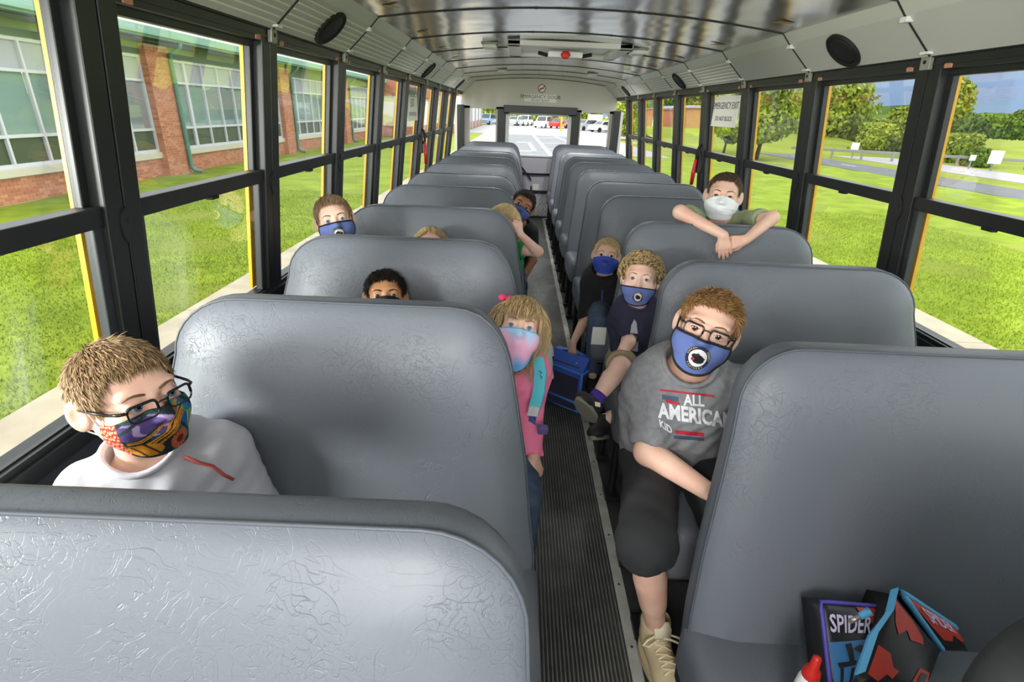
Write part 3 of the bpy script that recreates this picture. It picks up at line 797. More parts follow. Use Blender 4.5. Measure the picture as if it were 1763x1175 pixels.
def shorts(J, base, parent, m, frac=.85, fat=1.0, vox=.006, name='shorts', full=False, flare=1.0, drop=0, feet=True):
    s = J['s']; out = [('c', J['hipR'], J['hipL'], .086*s*fat, .086*s*fat, .03), ('c', J['pelvis']+J['up']*.06*s, J['pelvis'], .09*s*fat, .09*s*fat, .04)]
    for n in 'RL':
        hp, kn, an = J['hip'+n], J['kn'+n], J['an'+n]
        if full:
            out += [('c', hp, kn, .068*s*fat, .052*s*fat, .03), ('c', kn, kn+(an-kn)*.95, .052*s*fat, .042*s*fat, .01)]
        else:
            e = hp+(kn-hp)*frac; d = nz(kn-hp)
            if drop:
                e2 = kn+(an-kn)*drop; d2 = nz(an-kn)
                out += [('c', hp, kn, .068*s*fat, .060*s*fat*flare, .03), ('c', kn, e2, .060*s*fat*flare, .064*s*fat*flare, .02), ('e', e2+d2*.165*s, (.165*s*fat,)*3, None, .004, -1)]; continue
            out += [('c', hp, e, .068*s*fat, .066*s*fat*flare, .03), ('e', e+d*.16*s, (.155*s*fat,)*3, None, .004, -1)]
    if feet:
        for n in 'RL': shoe(J['an'+n], J['toe'+n], base, parent, MATS['shoe_black'], MATS['grey_sole'], .85*s, J.get('footup', (0, -.15, 1)), vox=.007)
    V, Q = grow(out, vox, fn=lambda F, X: F-(.002*np.sin(X[0]*60+X[1]*33)*np.sin(X[1]*47+X[2]*50)).astype(np.float32))
    return mk(name, V-base, Q, m, parent)
def shoe(an, toe, base, parent, m, sole_m, s=1.0, up=(0, 0, 1), lace_m=None, tongue_m=None, detail=False, vox=.004):
    d = nz(np.asarray(toe)-an); up = np.asarray(up, float); d = nz(d-up*(d@up)); x = np.cross(d, up)
    R = np.stack([x, d, up], 1); c = np.asarray(an)-up*.045*s
    at = lambda a, b, z: c+R@(np.array([a, b, z])*s)
    out = [('e', at(0, .0, .012), (.036*s, .052*s, .05*s), R, .02), ('e', at(0, .075, -.006), (.038*s, .066*s, .036*s), R, .03), ('e', at(0, .105, -.012), (.039*s, .045*s, .028*s), R, .02),
           ('c', at(0, .0, .03), at(0, -.006, .062), .037*s, .040*s, .02), ('c', at(0, -.006, .062), at(0, -.008, .10), .030*s, .034*s, .004, -1)]
    V, Q = grow(out, vox, cuts=[(at(0, 0, -.030), -up)])
    o = mk('shoe', V-base, Q, m, parent)
    mb = MB(); pl = []
    for k in range(24):
        t = 2*PI*k/24; pl.append((.041*math.cos(t)*(1-.12*math.sin(t)*(math.sin(t) < 0)), .047+.105*math.sin(t)))
    mb.prism(pl, -.042, -.022, lambda p: tuple(at(*p)-base)); mb.build('sole', sole_m, o)
    if tongue_m:
        mb = MB(); mb.prism([(-.021, 0), (-.023, .03), (-.016, .048), (.016, .048), (.023, .03), (.021, 0)], 0, .006, lambda p: tuple(at(p[0], .040-p[1]*.25+p[2], .048+p[1])-base)); mb.build('tongue', tongue_m, o, None, True)
    if lace_m:
        mb = MB(); bv = bvh_of(o)
        def top(a, b):
            hit = bv.ray_cast(Vector(at(a, b, .2)), Vector(-up), .4)
            return (np.array(hit[0]) if hit[0] is not None else at(a, b, .03))+up*.002-base
        for k in range(4):
            b = .040+k*.020
            mb.tube([top(-.022, b), top(0, b+.010), top(.022, b+.016)], .0030*s, 5); mb.tube([top(.022, b), top(0, b+.010), top(-.022, b+.016)], .0030*s, 5)
        if detail:
            p0 = top(0, .040)
            for sg in (-1, 1):
                lp = [p0, p0+R@V3(sg*.018, -.004, .010), p0+R@V3(sg*.045, .004, .004), p0+R@V3(sg*.060, .012, -.006), p0+R@V3(sg*.046, .018, -.004), p0+R@V3(sg*.016, .008, .006), p0]
                mb.tube(lp, .0032*s, 6)
        mb.build('laces', lace_m, o, None, True)
    return o
def on_surface(bv, o, x, y, d, v2, off=.0015, sub=True):
    """flat print laid on cloth: 2-D points from origin o along x, y, dropped along d"""
    out = []
    for a, b in v2:
        p = o+x*a+y*b; hit = bv.ray_cast(Vector(p-d*.15), Vector(d), .5)
        out.append((np.array(hit[0])-d*off) if hit[0] is not None else p)
    return out
def subdiv(v, f, size):
    bm = bmesh.new(); vs = [bm.verts.new((p[0], p[1], 0)) for p in v]
    for q in f:
        try: bm.faces.new([vs[i] for i in q])
        except ValueError: pass
    bmesh.ops.triangulate(bm, faces=bm.faces[:])
    for _ in range(6):
        es = [e for e in bm.edges if e.calc_length() > size]
        if not es: break
        bmesh.ops.subdivide_edges(bm, edges=es, cuts=1); bmesh.ops.triangulate(bm, faces=[g for g in bm.faces if len(g.verts) > 3])
    bm.verts.index_update(); V = [tuple(p.co[:2]) for p in bm.verts]; F = [[q.index for q in g.verts] for g in bm.faces]; bm.free(); return V, F
# ------------------------------------------------------------------ the bus
PP = 0.765; Y1 = 1.945; YREAR = 8.05; YF = -1.6
XW = lambda z: 1.13-.1255*(z-1.222) if z > .85 else 1.1767
post_y = lambda k: Y1+(k-1)*PP
KMIN, KMAX = -4, 8
def side_T(sg):
    return lambda p: (sg*(XW(p[2])+p[0]), p[1], p[2])
# floor: ribbed aisle, metal strips, plain sides
fl = MB().box((-1.18, YF, -.06), (1.18, YREAR, -.004)).build('floor', MATS['floor_black']); tag(fl, kind='structure')
rb = MB()
MB().box((-.144, YF, -.004), (.138, YREAR, .0)).build('mat_base', MATS['floor_black'], fl)
nr = 23
for i in range(nr):
    x = -.138+i*.270/(nr-1); rb.add([(x-.0030, YF, 0), (x-.0020, YF, .004), (x+.0020, YF, .004), (x+.0030, YF, 0), (x-.0030, YREAR, 0), (x-.0020, YREAR, .004), (x+.0020, YREAR, .004), (x+.0030, YREAR, 0)], [(0, 1, 5, 4), (1, 2, 6, 5), (2, 3, 7, 6)])
rbo = rb.build('ribbed_aisle_matting', MATS['rib_rubber'], fl); rbo['kind'] = 'stuff'
for sg in (-1, 1):
    yy = YF
    while yy < YREAR-.1:
        ye = min(yy+1.95, YREAR-.005); s_ = MB(); s_.bbox((sg*.157-.0175, yy+.002, 0), (sg*.157+.0175, ye-.002, .005), .0015)
        so = s_.build('metal_strip', MATS['strip_metal'], fl)
        sc = MB(); q = yy+.05
        while q < ye: sc.lathe([(.0045, .005), (.004, .0062), (.0, .0066)], 8, lambda p, q=q, sg=sg: (sg*.157+p[0], q+p[1], p[2])); q += .23
        so2 = sc.build('strip_screws', MATS['screw'], so); so2['kind'] = 'stuff'
        yy = ye
# side walls with posts, sashes, coves
POST = None
for sg, side in ((-1, 'left'), (1, 'right')):
    T = side_T(sg)
    mb = MB(); mb.box((0, YF, 0), (.05, YREAR, .813), T)
    wall = mb.build('wall_'+side, MATS['lower_wall']); tag(wall, kind='structure')
    mb = MB(); mb.box((-.012, YF, .78), (.05, YREAR, .815), T); mb.box((.0, YF, .815), (.012, YREAR, .829), T); mb.box((.012, YF, .815), (.05, YREAR, .833), T)
    mb.build('sill_rail', MATS['black_frame'], wall)
    mb = MB(); mb.box((.0, YF, 1.655), (.05, YREAR, 1.705), T); mb.box((-.012, YF, 1.690), (.0, YREAR, 1.705), T); mb.box((-.004, YF, 1.668), (.0, YREAR, 1.673), T)
    mb.build('header_rail', MATS['black_frame'], wall)
    mb = MB(); mb.box((.052, YF, -.35), (.06, YREAR, .80), T); mb.box((.052, YF, 1.64), (.06, YREAR, 1.95), T); mb.build('outer_panel', MATS['yellow_paint'], wall)
    for k in range(KMIN, KMAX+1):
        y = post_y(k); mb = MB()
        mb.bbox((.0, y-.056, .815), (.05, y-.003, 1.70), .004, T); mb.bbox((.0, y+.003, .815), (.05, y+.056, 1.70), .004, T); mb.box((.008, y-.003, .815), (.05, y+.003, 1.70), T)
        p = mb.build('post', MATS['black_frame'], wall)
        mb = MB(); pl = [(.018*math.cos(t)*(1 if abs(math.sin(t)) < .7 else .9), .042*math.sin(t)) for t in np.linspace(0, 2*PI, 20)[:-1]]
        mb.prism(pl, 0, .006, lambda q: T((-.006+q[2], y+q[0], 1.212+q[1]))); mb.lathe([(.004, 0), (.004, .003), (0, .004)], 8, lambda q: T((-.006-q[2], y+q[0], 1.224+q[1])))
        mb.build('lock_cover', MATS['black_frame'], p, None, False)
        mb = MB(); mb.bbox((-.016, y-.022, 1.655), (-.002, y+.022, 1.70), .003, T); mb.build('bracket', MATS['bracket'], p)
        mb = MB(); mb.lathe([(.006, 0), (.006, .002), (0, .0022)], 10, lambda q: T((-.016-q[2], y+q[0], 1.678+q[1]))); mb.build('bracket_hole', MATS['black_rubber'], p)
        mb = MB(); mb.box((.060, y-.0605, .83), (.072, y+.050, 1.68), T); mb.build('outer_pillar', MATS['yellow_paint'], p)
    n_ = 0
    for k in range(KMIN, KMAX):
        y0 = post_y(k)+.056; y1 = post_y(k+1)-.056; n_ += 1
        wi = empty('window_%d' % (n_+(0 if sg < 0 else 20)), (sg*1.15, (y0+y1)/2, .833)); tag(wi, kind='structure'); L = (sg*1.15, (y0+y1)/2, .833)
        def part(nm, m, boxes, b=.003):
            mb = MB()
            for bx in boxes: mb.bbox(bx[0], bx[1], b, T)
            mb.v = [(p[0]-L[0], p[1]-L[1], p[2]-L[2]) for p in mb.v]
            return mb.build(nm, m, wi)
        w_ = .022
        part('upper_sash', MATS['black_frame'], [((.030, y0, 1.222), (.050, y0+w_, 1.66)), ((.030, y1-w_, 1.222), (.050, y1, 1.66)), ((.028, y0, 1.637), (.052, y1, 1.662)), ((.006, y0+.002, 1.219), (.050, y1-.002, 1.263))])
        part('lower_sash', MATS['sash_steel'], [((.012, y0, .833), (.034, y0+w_+.004, 1.219)), ((.012, y1-w_-.004, .833), (.034, y1, 1.219))])
        part('sash_latch', MATS['black_rubber'], [((.0, (y0+y1)/2-.02, 1.212), (.02, (y0+y1)/2+.02, 1.222))])
        part('upper_pane', MATS['bus_glass'], [((.040, y0+.01, 1.25), (.043, y1-.01, 1.645))], .0005)
        part('lower_pane', MATS['bus_glass'], [((.022, y0+.01, .828), (.025, y1-.01, 1.225))], .0005)
        for q in (y0+.032, y1-.032): part('latch_tab', MATS['latch_orange'], [((-.004, q-.016, 1.656), (.010, q+.016, 1.673))])
    # cove panels
    for k in range(KMIN, KMAX+1):
        y0 = post_y(k)-.034; y1 = y0+PP if k < KMAX else YREAR
        a = np.array([1.045, 1.692]); b = np.array([.928, 1.800]); c = np.array([.8925, 1.838]); mb = MB()
        def sheet(p, q, z0, z1):
            d = nz(q-p); nn = np.array([-d[1], d[0]])*-1
            v = []
            for (w2, o) in ((p, 0), (q, 0), (q, .012), (p, .012)):
                for yy in (y0+.004, y1-.004): v.append((sg*(w2[0]+nn[0]*o), yy, w2[1]+nn[1]*o))
            mb.add(v, [(0, 1, 3, 2), (2, 3, 5, 4), (4, 5, 7, 6), (6, 7, 1, 0), (0, 2, 4, 6), (1, 7, 5, 3)])
        sheet(a, b, 0, 0)
        ribbed = (sg < 0) or k >= 3
        rbm = MB()
        if ribbed:
            d = b-a
            for i in range(1, 7):
                p = a+d*i/7; nn = np.array([-nz(d)[1], nz(d)[0]])
                rbm.tube([(sg*p[0], y0+.02, p[1]), (sg*p[0], y1-.02, p[1])], .0032, 6)
        cp = mb.build('cove_panel', MATS['cove_white'], wall)
        if ribbed: rbm.build('panel_ribs', MATS['rib_white'], cp)['kind'] = 'stuff'
        mb = MB(); mb.tube([(sg*a[0], y0, a[1]), (sg*b[0], y0, b[1]), (sg*c[0], y0, c[1])], .0036, 6); mb.build('seam', MATS['black_rubber'], cp)
        mb = MB(); sheet(b, c, 0, 0); mb.build('cove_band', MATS['cove_band'], cp)
        mb = MB(); mb.bbox((sg*(b[0]+.012)-.014, y0-.018, b[1]-.020), (sg*(b[0]+.012)+.014, y0+.018, b[1]-.004), .003); mb.bbox((sg*(a[0]-.012)-.012, y0-.02, a[1]+.004), (sg*(a[0]-.012)+.012, y0+.02, a[1]+.012), .002); mb.build('seam_clip', MATS['clip_white'], cp)
    mb = MB(); v = []
    for p in ((1.06, 1.70), (.937, 1.815), (.899, 1.852)):
        for yy in (YF, YREAR): v.append((sg*p[0], yy, p[1]))
    mb.add(v, [(0, 1, 3, 2), (2, 3, 5, 4)]); mb.build('cove_backing', MATS['seam_dark'], wall)
    # speakers let into the coves
    cn = np.array([.987, 1.745]); nrm = nz(np.array([-(.108), -.117])); al = nz(np.array([-.117, .108]))
    for j, k in enumerate((1, 4, 7)):
        yc = post_y(k)+PP/2-.034+(.0 if sg < 0 else .03); L = (sg*cn[0], yc, cn[1])
        def TS(p): return (sg*(al[0]*p[1]+nrm[0]*p[2]), p[0], al[1]*p[1]+nrm[1]*p[2])
        t = empty('speaker', L); tag(t, '%s black oval speaker in the %s cove' % (('nearest', 'middle', 'farthest')[j], side), 'speaker', 'cove speakers')
        mb = MB(); mb.lathe([(1, -.006), (1, .008), (.93, .012), (.88, .006)], 28, lambda p: TS((p[0]*.088, p[1]*.076, p[2]))); mb.build('rim', MATS['black_rubber'], t, None, True)
        mb = MB(); mb.lathe([(.9, .004), (.6, .009), (.3, .011), (.001, .012)], 28, lambda p: TS((p[0]*.088, p[1]*.076, p[2]))); mb.build('grille', MATS['speaker_black'], t, None, True)
# ceiling: bowed metal panels with dark seams
arc = lambda x: 1.838+.062*(1-(x/.8925)**2)
ce = MB(); xs = np.linspace(-.90, .90, 17)
def bow(mb, y0, y1, off=0.0, th=.006):
    v = []
    for x in xs:
        for yy in (y0, y1): v += [(x, yy, arc(x)+off), (x, yy, arc(x)+off+th)]
    f = []
    for i in range(len(xs)-1):
        a = i*4; b = a+4
        f += [(a, a+2, b+2, b)]+([(a+1, b+1, b+3, a+3)] if off else [])
    mb.add(v, f)
bow(ce, YF, YREAR, .014, .01); ceil = ce.build('ceiling', MATS['seam_dark']); tag(ceil, kind='structure')
for k in range(KMIN, KMAX+2):
    y0 = post_y(k)-.034-PP; y1 = y0+PP
    if k == KMAX+1: y1 = YREAR
    mb = MB(); bow(mb, max(y0, YF)+.006, y1-.006); mb.build('ceiling_panel', MATS['ceiling_metal'], ceil, None, True)
    mb = MB()
    for x in (-.6, -.2, .25, .65): mb.lathe([(.010, -.001), (.008, -.005), (0, -.006)], 8, lambda p, x=x: (x+p[0], y1+p[1], arc(x)+p[2]))
    so = mb.build('seam_screws', MATS['seam_dark'], ceil); so['kind'] = 'stuff'
    mb = MB(); mb.tube([(x, y1, arc(x)-.0005) for x in xs], .0042, 5); mb.build('seam_strip', MATS['seam_dark'], ceil)
    for sg in (-1, 1):
        mb = MB(); x = sg*.80; mb.add([(x-.055, y1-.20, arc(.80)-.002), (x+.05, y1-.20, arc(.80)-.004), (x+.03, y1-.245, arc(.80)-.004), (x-.035, y1-.245, arc(.80)-.002)], [(0, 1, 2, 3)]); mb.build('yellow_label', MATS['tape_yellow'], ceil)
# roof hatch, dome lights
t = empty('roof_hatch', (.045, 4.17, 1.895)); tag(t, 'white roof escape hatch with red handle in the metal ceiling', 'roof hatch')
mb = MB()
for lo, hi in (((-.40, -.39, -.034), (-.31, .39, .0)), ((.31, -.39, -.034), (.40, .39, .0)), ((-.40, -.39, -.034), (.40, -.32, .0)), ((-.40, .32, -.034), (.40, .39, .0))): mb.bbox(lo, hi, .008)
mb.build('hatch_frame', MATS['plastic_white'], t)
MB().bbox((-.32, -.33, -.008), (.32, .33, .004), .003).build('hatch_panel', MATS['plastic_white'], t)
MB().bbox((-.12, -.02, -.060), (.12, .13, -.022), .008).build('handle_box', MATS['plastic_white'], t)
mb = MB(); mb.tube([(-.19, .05, -.03), (-.12, .05, -.045)], .012, 8); mb.build('handle_arm', MATS['black_rubber'], t); mb = MB(); mb.tube([(.12, .05, -.045), (.19, .05, -.03)], .012, 8); mb.build('handle_arm', MATS['black_rubber'], t)
mb = MB(); mb.lathe([(.03, 0), (.036, -.01), (.022, -.024), (0, -.026)], 6, lambda p: (p[0], -.022+p[2]*.6, -.045+p[1]*.8)); mb.build('handle_knob', MATS['hatch_red'], t)
for i, (x, y, wd) in enumerate(((-.47, 3.95, 'left of the roof hatch'), (.50, 3.92, 'right of the roof hatch'), (-.47, 6.31, 'left near the rear wall'), (.50, 6.31, 'right near the rear wall'))):
    t = empty('dome_light', (x, y, arc(x))); tag(t, 'small ceiling dome light on the '+wd, 'ceiling light', 'dome lights')
    MB().bbox((-.055, -.09, -.010), (.055, .09, 0), .004).build('housing', MATS['bracket'], t)
    MB().bbox((-.045, -.075, -.034), (.045, .075, -.009), .01).build('lens', MATS['plastic_white'], t)
    lamp('cabin_fill_lamp', 'AREA', (x, y, arc(x)-.04), (x*.6, y+.1, 0), 11 if y > 5 else 4, .14, (1, .98, .94))  # fill light added under the unlit dome lens to brighten the cabin
# rear wall and emergency door
rw = MB(); Y0, Y9 = YREAR, YREAR+.08
top = [(x, arc(x)+.01) for x in xs][::-1]
rw.prism([(-1.08, 1.49), (-1.08, 1.70), (-.93, 1.81)]+[(x, arc(x)+.02) for x in xs]+[(.93, 1.81), (1.08, 1.70), (1.08, 1.49)], Y0, Y9, lambda p: (p[0], p[2], p[1]))
for lo, hi in (((-1.19, 0), (-.97, 1.52)), ((1.0, 0), (1.19, 1.52)), ((-.60, 0), (-.455, 1.52)), ((.465, 0), (.60, 1.52)), ((-.98, 0), (-.58, 1.05)), ((.58, 0), (1.01, 1.05))): rw.box((lo[0], Y0, lo[1]), (hi[0], Y9, hi[1]))
rwall = rw.build('wall_rear', MATS['rear_white']); tag(rwall, kind='structure')
mb = MB(); mb.bbox((-.49, 7.90, 1.452), (.525, 8.06, 1.548), .006); mb.build('door_header', MATS['black_frame'], rwall)
for x in (-.52, .525):
    mb = MB(); mb.bbox((x-.055, 7.99, .0), (x+.055, 8.06, 1.50), .006); mb.build('door_post', MATS['black_frame'], rwall)
for x in (-1.09, 1.085):
    mb = MB(); mb.bbox((x-.045, 7.90, .85), (x+.045, 8.055, 1.53), .006); mb.build('corner_post', MATS['black_frame'], rwall)
for x0, x1 in ((-.97, -.60), (.60, 1.0)):
    mb = MB(); mb.box((x0-.01, 8.09, 1.04), (x1+.01, 8.094, 1.50)); mb.build('rear_side_pane', MATS['bus_glass'], rwall)
dr = empty('door_1', (0, 8.06, 0)); tag(dr, kind='structure')
mb = MB()
for lo, hi in (((-.462, -.02, .60), (-.41, .03, 1.47)), ((.42, -.02, .60), (.47, .03, 1.47)), ((-.462, -.02, 1.43), (.47, .03, 1.48)), ((-.462, -.02, .86), (.47, .03, .90))): mb.bbox(lo, hi, .006)
mb.build('window_frame', MATS['plastic_white'], dr)
MB().box((-.42, .0, .88), (.43, .004, 1.45)).build('pane', MATS['bus_glass'], dr)
MB().bbox((-.462, -.02, .40), (.47, .02, .88), .004).build('door_panel', MATS['rear_lilac'], dr)
mb = MB(); mb.tube([(-.36, -.05, .665), (-.10, -.06, .64), (.38, -.05, .645)], .014, 8); mb.build('push_bar', MATS['black_rubber'], dr, None, True)
mb = MB(); mb.ribbon([(-.30, -.04, .83), (-.20, -.07, .72), (-.06, -.06, .56)], (0, 0, 1), .035, .008); mb.build('check_strap', MATS['black_rubber'], dr)
mb = MB(); mb.tube([(-.055, -.04, .38), (-.055, -.04, .47)], .010, 8); mb.build('handle', MATS['black_rubber'], dr)
MB().box((-.03, -.024, .40), (.06, -.021, .50)).build('paper_notice', MATS['sign_white'], dr)
MB().bbox((-.462, -.04, .372), (.47, .0, .41), .006).build('door_rail', MATS['black_frame'], dr)
MB().bbox((-.462, -.03, .0), (.47, .0, .03), .004).build('threshold', MATS['black_frame'], dr)
MB().box((-.462, -.008, .03), (.47, .0, .372)).build('kick_backing', MATS['rear_lilac'], dr)
mb = MB()
for i in range(34):
    for s_ in (-1, 1):
        x0 = -.80+i*.056; a = np.array([x0, -.016, .03]); b = np.array([x0+s_*.34*.80, -.016, .372])
        if s_ < 0: a[0] += .0
        lo, hi = -.455, .463; pts = []
        for t_ in (0, 1):
            p = a+(b-a)*t_; pts.append(p)
        d = pts[1]-pts[0]; ts = [0, 1]
        if abs(d[0]) > 0:
            for bd in (lo, hi):
                t_ = (bd-pts[0][0])/d[0]
                if (pts[0][0]-bd)*(pts[1][0]-bd) < 0:
                    if (pts[0][0] < lo and bd == lo) or (pts[0][0] > hi and bd == hi): ts[0] = t_
                    else: ts[1] = t_
        if max(pts[0][0], pts[1][0]) < lo or min(pts[0][0], pts[1][0]) > hi or ts[1] <= ts[0]: continue
        mb.tube([pts[0]+d*ts[0], pts[0]+d*ts[1]], .0048, 4)
mo = mb.build('expanded_mesh', MATS['mesh_metal'], dr); mo['kind'] = 'stuff'
def sign(name, label, loc, T, w, h, lines, board='sign_white', ink='sign_ink'):
    t = empty(name, loc); tag(t, label, 'sign')
    if board: MB().box((-w/2, -h/2, 0), (w/2, h/2, .003), T).build('board', MATS[board], t)
    for s_, size, x, y in lines:
        v, f = text_mesh(s_, size); v = [T((p[0]+x, p[1]+y, .0042)) for p in v]; mk('lettering', v, f, MATS[ink], t, None, False)
    return t
TR = lambda p: (p[0], -p[2], p[1])
sign('door_sign', 'cream sign reading EMERGENCY DOOR DO NOT BLOCK on the rear wall', (.013, 8.045, 1.652), TR, .45, .098, [('EMERGENCY DOOR', .062, 0, .015), ('DO NOT BLOCK', .034, 0, -.030)])
t = empty('prohibition_sign', (.026, 8.045, 1.775)); tag(t, 'round red and white no smoking sticker above the emergency door sign', 'sign')
v, f = disc(.001, .046, 28, 2); mk('sticker', [TR((a, b, .001)) for a, b in v], f, MATS['sign_white'], t)
v, f = disc(.044, .054, 28, 1); mk('ring', [TR((a, b, .003)) for a, b in v], f, MATS['sign_red'], t)
MB().box((-.05, -.006, .003), (.05, .006, .004), lambda p: TR((p[0]*.78-p[1]*.62, p[0]*.62+p[1]*.78, p[2]))).build('slash', MATS['sign_red'], t)
MB().box((-.03, -.006, .0012), (.03, .004, .002), TR).build('cigarette', MATS['sign_ink'], t)
# emergency-exit window stickers and red handles
def exit_sign(sg, k, label, lines, w, h, yo, zc):
    yc = post_y(k)+PP/2+yo; x = sg*(XW(zc)+.034)
    T = (lambda p: (-p[2], -p[0], p[1])) if sg > 0 else (lambda p: (p[2], p[0], p[1]))
    sign('exit_sign', label, (x, yc, zc), T, w, h, lines)
exit_sign(1, 3, 'white EMERGENCY EXIT sticker on a right bus window', [('EMERGENCY EXIT', .060, 0, .035), ('DO NOT BLOCK', .042, 0, -.045)], .46, .19, .02, 1.53)
exit_sign(-1, 4, 'white EMERGENCY EXIT sticker on a left bus window', [('EMERGENCY', .066, 0, .07), ('EXIT', .085, 0, .005), ('DO NOT BLOCK', .04, 0, -.075)], .44, .25, .0, 1.50)
for sg, k, wd in ((1, 4, 'right'), (-1, 5, 'left')):
    z = 1.20; x = sg*(XW(z)-.006); y = post_y(k)-.02
    t = empty('release_handle', (x, y, z)); tag(t, 'red emergency window release handle on the %s posts' % wd, 'handle')
    mb = MB(); mb.tube([(-sg*.0, .0, -.02), (-sg*.03, 0, .0), (-sg*.035, 0, .05), (-sg*.02, 0, .09), (0, 0, .10)], .011, 8); mb.build('hook', MATS['black_rubber'], t, None, True)
    MB().bbox((-.02, -.03, -.10), (.012, .035, .03), .005).build('bracket', MATS['black_steel'], t)
    mb = MB(); mb.tube([(-sg*.032, 0, -.005), (-sg*.036, 0, -.10), (-sg*.036, 0, -.19)], [.012, .016, .013], 10); mb.build('grip', MATS['red_handle'], t, None, True)
fw_ = MB(); fw_.box((-1.18, YF-.06, 0), (1.18, YF, .82)); fw_.box((-1.1, YF-.06, 1.72), (1.1, YF, 1.92)); fw_.box((-.03, YF-.06, .82), (.03, YF, 1.72)); fwl = fw_.build('wall_front', MATS['black_frame']); tag(fwl, kind='structure')
MB().box((-1.12, YF-.04, .82), (1.12, YF-.036, 1.72)).build('windshield', MATS['bus_glass'], fwl)
# ------------------------------------------------------------------ seats
def seat_outline(n=9, wide=False):
    if wide: pts = [(.165, .29), (.170, .48), (.181, .553), (.201, .721), (.227, .858), (.246, .95), (.258, .985), (.274, 1.015), (.295, 1.041), (.32, 1.06), (.352, 1.071), (.39, 1.075)]
    else: pts = [(.165, .29), (.170, .48), (.180, .62), (.198, .78), (.211, .90)]
    for t in (np.linspace(0, 1, n) if not wide else []):      # aisle-side shoulder
        a = PI-(PI/2)*t; pts.append((.335+.118*math.cos(a)*1.02, .955+.12*math.sin(a)))
    for t in np.linspace(0, 1, n): a = PI/2-(PI/2)*t; pts.append((.865+.15*math.cos(a), .945+.13*math.sin(a)))
    pts += [(1.040, .85), (1.064, .72), (1.072, .55), (1.074, .29)]
    return pts
SLEAN = .225
def make_seat(sg, vin='seat_vinyl', edge='seat_edge', wide=False):
    """origin on the floor under the rear edge of the top; faces -y"""
    t = empty('bench_seat', (0, 0, 0)); ol = seat_outline(wide=wide); n = len(ol)
    c = np.array([.62, .68]); Y = lambda z: (z-1.075)*SLEAN
    ring = lambda s, d, sh=0: [(sg*(c[0]+(x-c[0])*s), Y(c[1]+(z-c[1])*s)+d, c[1]+(z-c[1])*s) for x, z in ol]
    def edge_ring(ins, d):
        out = []
        for i, (x, z) in enumerate(ol):
            a = np.array(ol[max(i-1, 0)]); b = np.array(ol[min(i+1, n-1)]); tt = nz(b-a); nn = np.array([tt[1], -tt[0]]); p = np.array([x, z])+nn*ins
            out.append((sg*p[0], Y(p[1])+d, p[1]))
        return out
    def stack(rings, cap=True):
        v = sum(rings, []); f = []
        for i in range(len(rings)-1):
            for k in range(n): f.append((i*n+k, i*n+(k+1) % n, (i+1)*n+(k+1) % n, (i+1)*n+k))
        if cap: f += [tuple(range((len(rings)-1)*n, len(rings)*n))]
        if sg < 0: f = [q[::-1] for q in f]
        return v, f
    v, f = stack([edge_ring(.002, -.058), edge_ring(.008, -.068), edge_ring(.024, -.080), edge_ring(.06, -.092), ring(.80, -.100), ring(.6, -.104), ring(.3, -.106), ring(.02, -.106)])
    bk = mk('backrest', v, f, MATS[vin], t)
    v, f = stack([edge_ring(.002, -.058), edge_ring(.0, -.045), edge_ring(.0, -.022), edge_ring(.006, -.008), edge_ring(.02, .002), edge_ring(.06, .008), ring(.6, .012), ring(.02, .012)])
    mk('back_cover', v, [q[::-1] for q in f], MATS[edge], bk)
    mb = MB(); mb.tube(edge_ring(.0015, -.060), .0030, 6); mb.build('piping', MATS['piping'], bk, None, True)
    # cushion: rounded slab tilted a little
    def cush():
        bm = bmesh.new(); bmesh.ops.create_cube(bm, size=1); lo = (.158, -.60, .305); hi = (1.10, -.165, .455)
        for q in bm.verts: q.co = Vector([lo[i]+(q.co[i]+.5)*(hi[i]-lo[i]) for i in range(3)])
        bmesh.ops.bevel(bm, geom=bm.edges[:], offset=.045, segments=5, affect='EDGES', profile=.55)
        bmesh.ops.subdivide_edges(bm, edges=[e for e in bm.edges if e.calc_length() > .3], cuts=5, use_grid_fill=True)
        for q in bm.verts:
            top_ = (q.co.z-.305)/.15; q.co.z += .016*top_*math.sin(PI*min(max((q.co.y+.60)/.435, 0), 1))*math.sin(PI*min(max((q.co.x-.158)/.94, 0), 1))**.4+.03*(-.165-q.co.y)/.435*top_
            q.co.x *= sg
        if sg < 0: bmesh.ops.reverse_faces(bm, faces=bm.faces[:])
        me = bpy.data.meshes.new('cushion'); bm.to_mesh(me); bm.free(); me.materials.append(MATS[vin]); me.polygons.foreach_set('use_smooth', [True]*len(me.polygons)); return me
    link('cushion', cush(), t)
    for y0 in (-.50, -.22):
        mb = MB(); mb.tube([(sg*.20, y0, .30), (sg*.20, y0, .02)], .016, 8); mb.bbox((sg*.20-.03, y0-.04, 0), (sg*.20+.03, y0+.04, .02), .003); mb.build('leg', MATS['black_steel'], t, None, False)
    mb = MB(); mb.tube([(sg*.20, -.56, .298), (sg*.20, -.17, .298)], .014, 8); mb.tube([(sg*.20, -.56, .298), (sg*1.1, -.56, .298)], .014, 8); mb.tube([(sg*.20, -.18, .298), (sg*1.1, -.18, .298)], .014, 8); mb.build('seat_frame', MATS['black_steel'], t)
    return t
LY = [.486, 1.163, 1.800, 2.435, 3.125, 3.79, 4.49, 5.20, 5.98, 6.82, 7.78]
RY = [1.010, 1.653, 2.284, 3.035, 3.70, 4.40, 5.07, 5.72, 6.40, 7.12, 7.82]
ordn = ['first', 'second', 'third', 'fourth', 'fifth', 'sixth', 'seventh', 'eighth', 'ninth', 'tenth', 'eleventh']
LD = ['filling the lower left corner', 'behind the boy in the colourful mask', 'topped by the small dark-haired boy', 'topped by the boy at the window', 'with the blonde girl in front of it', 'with the boy in black in front of it'] 
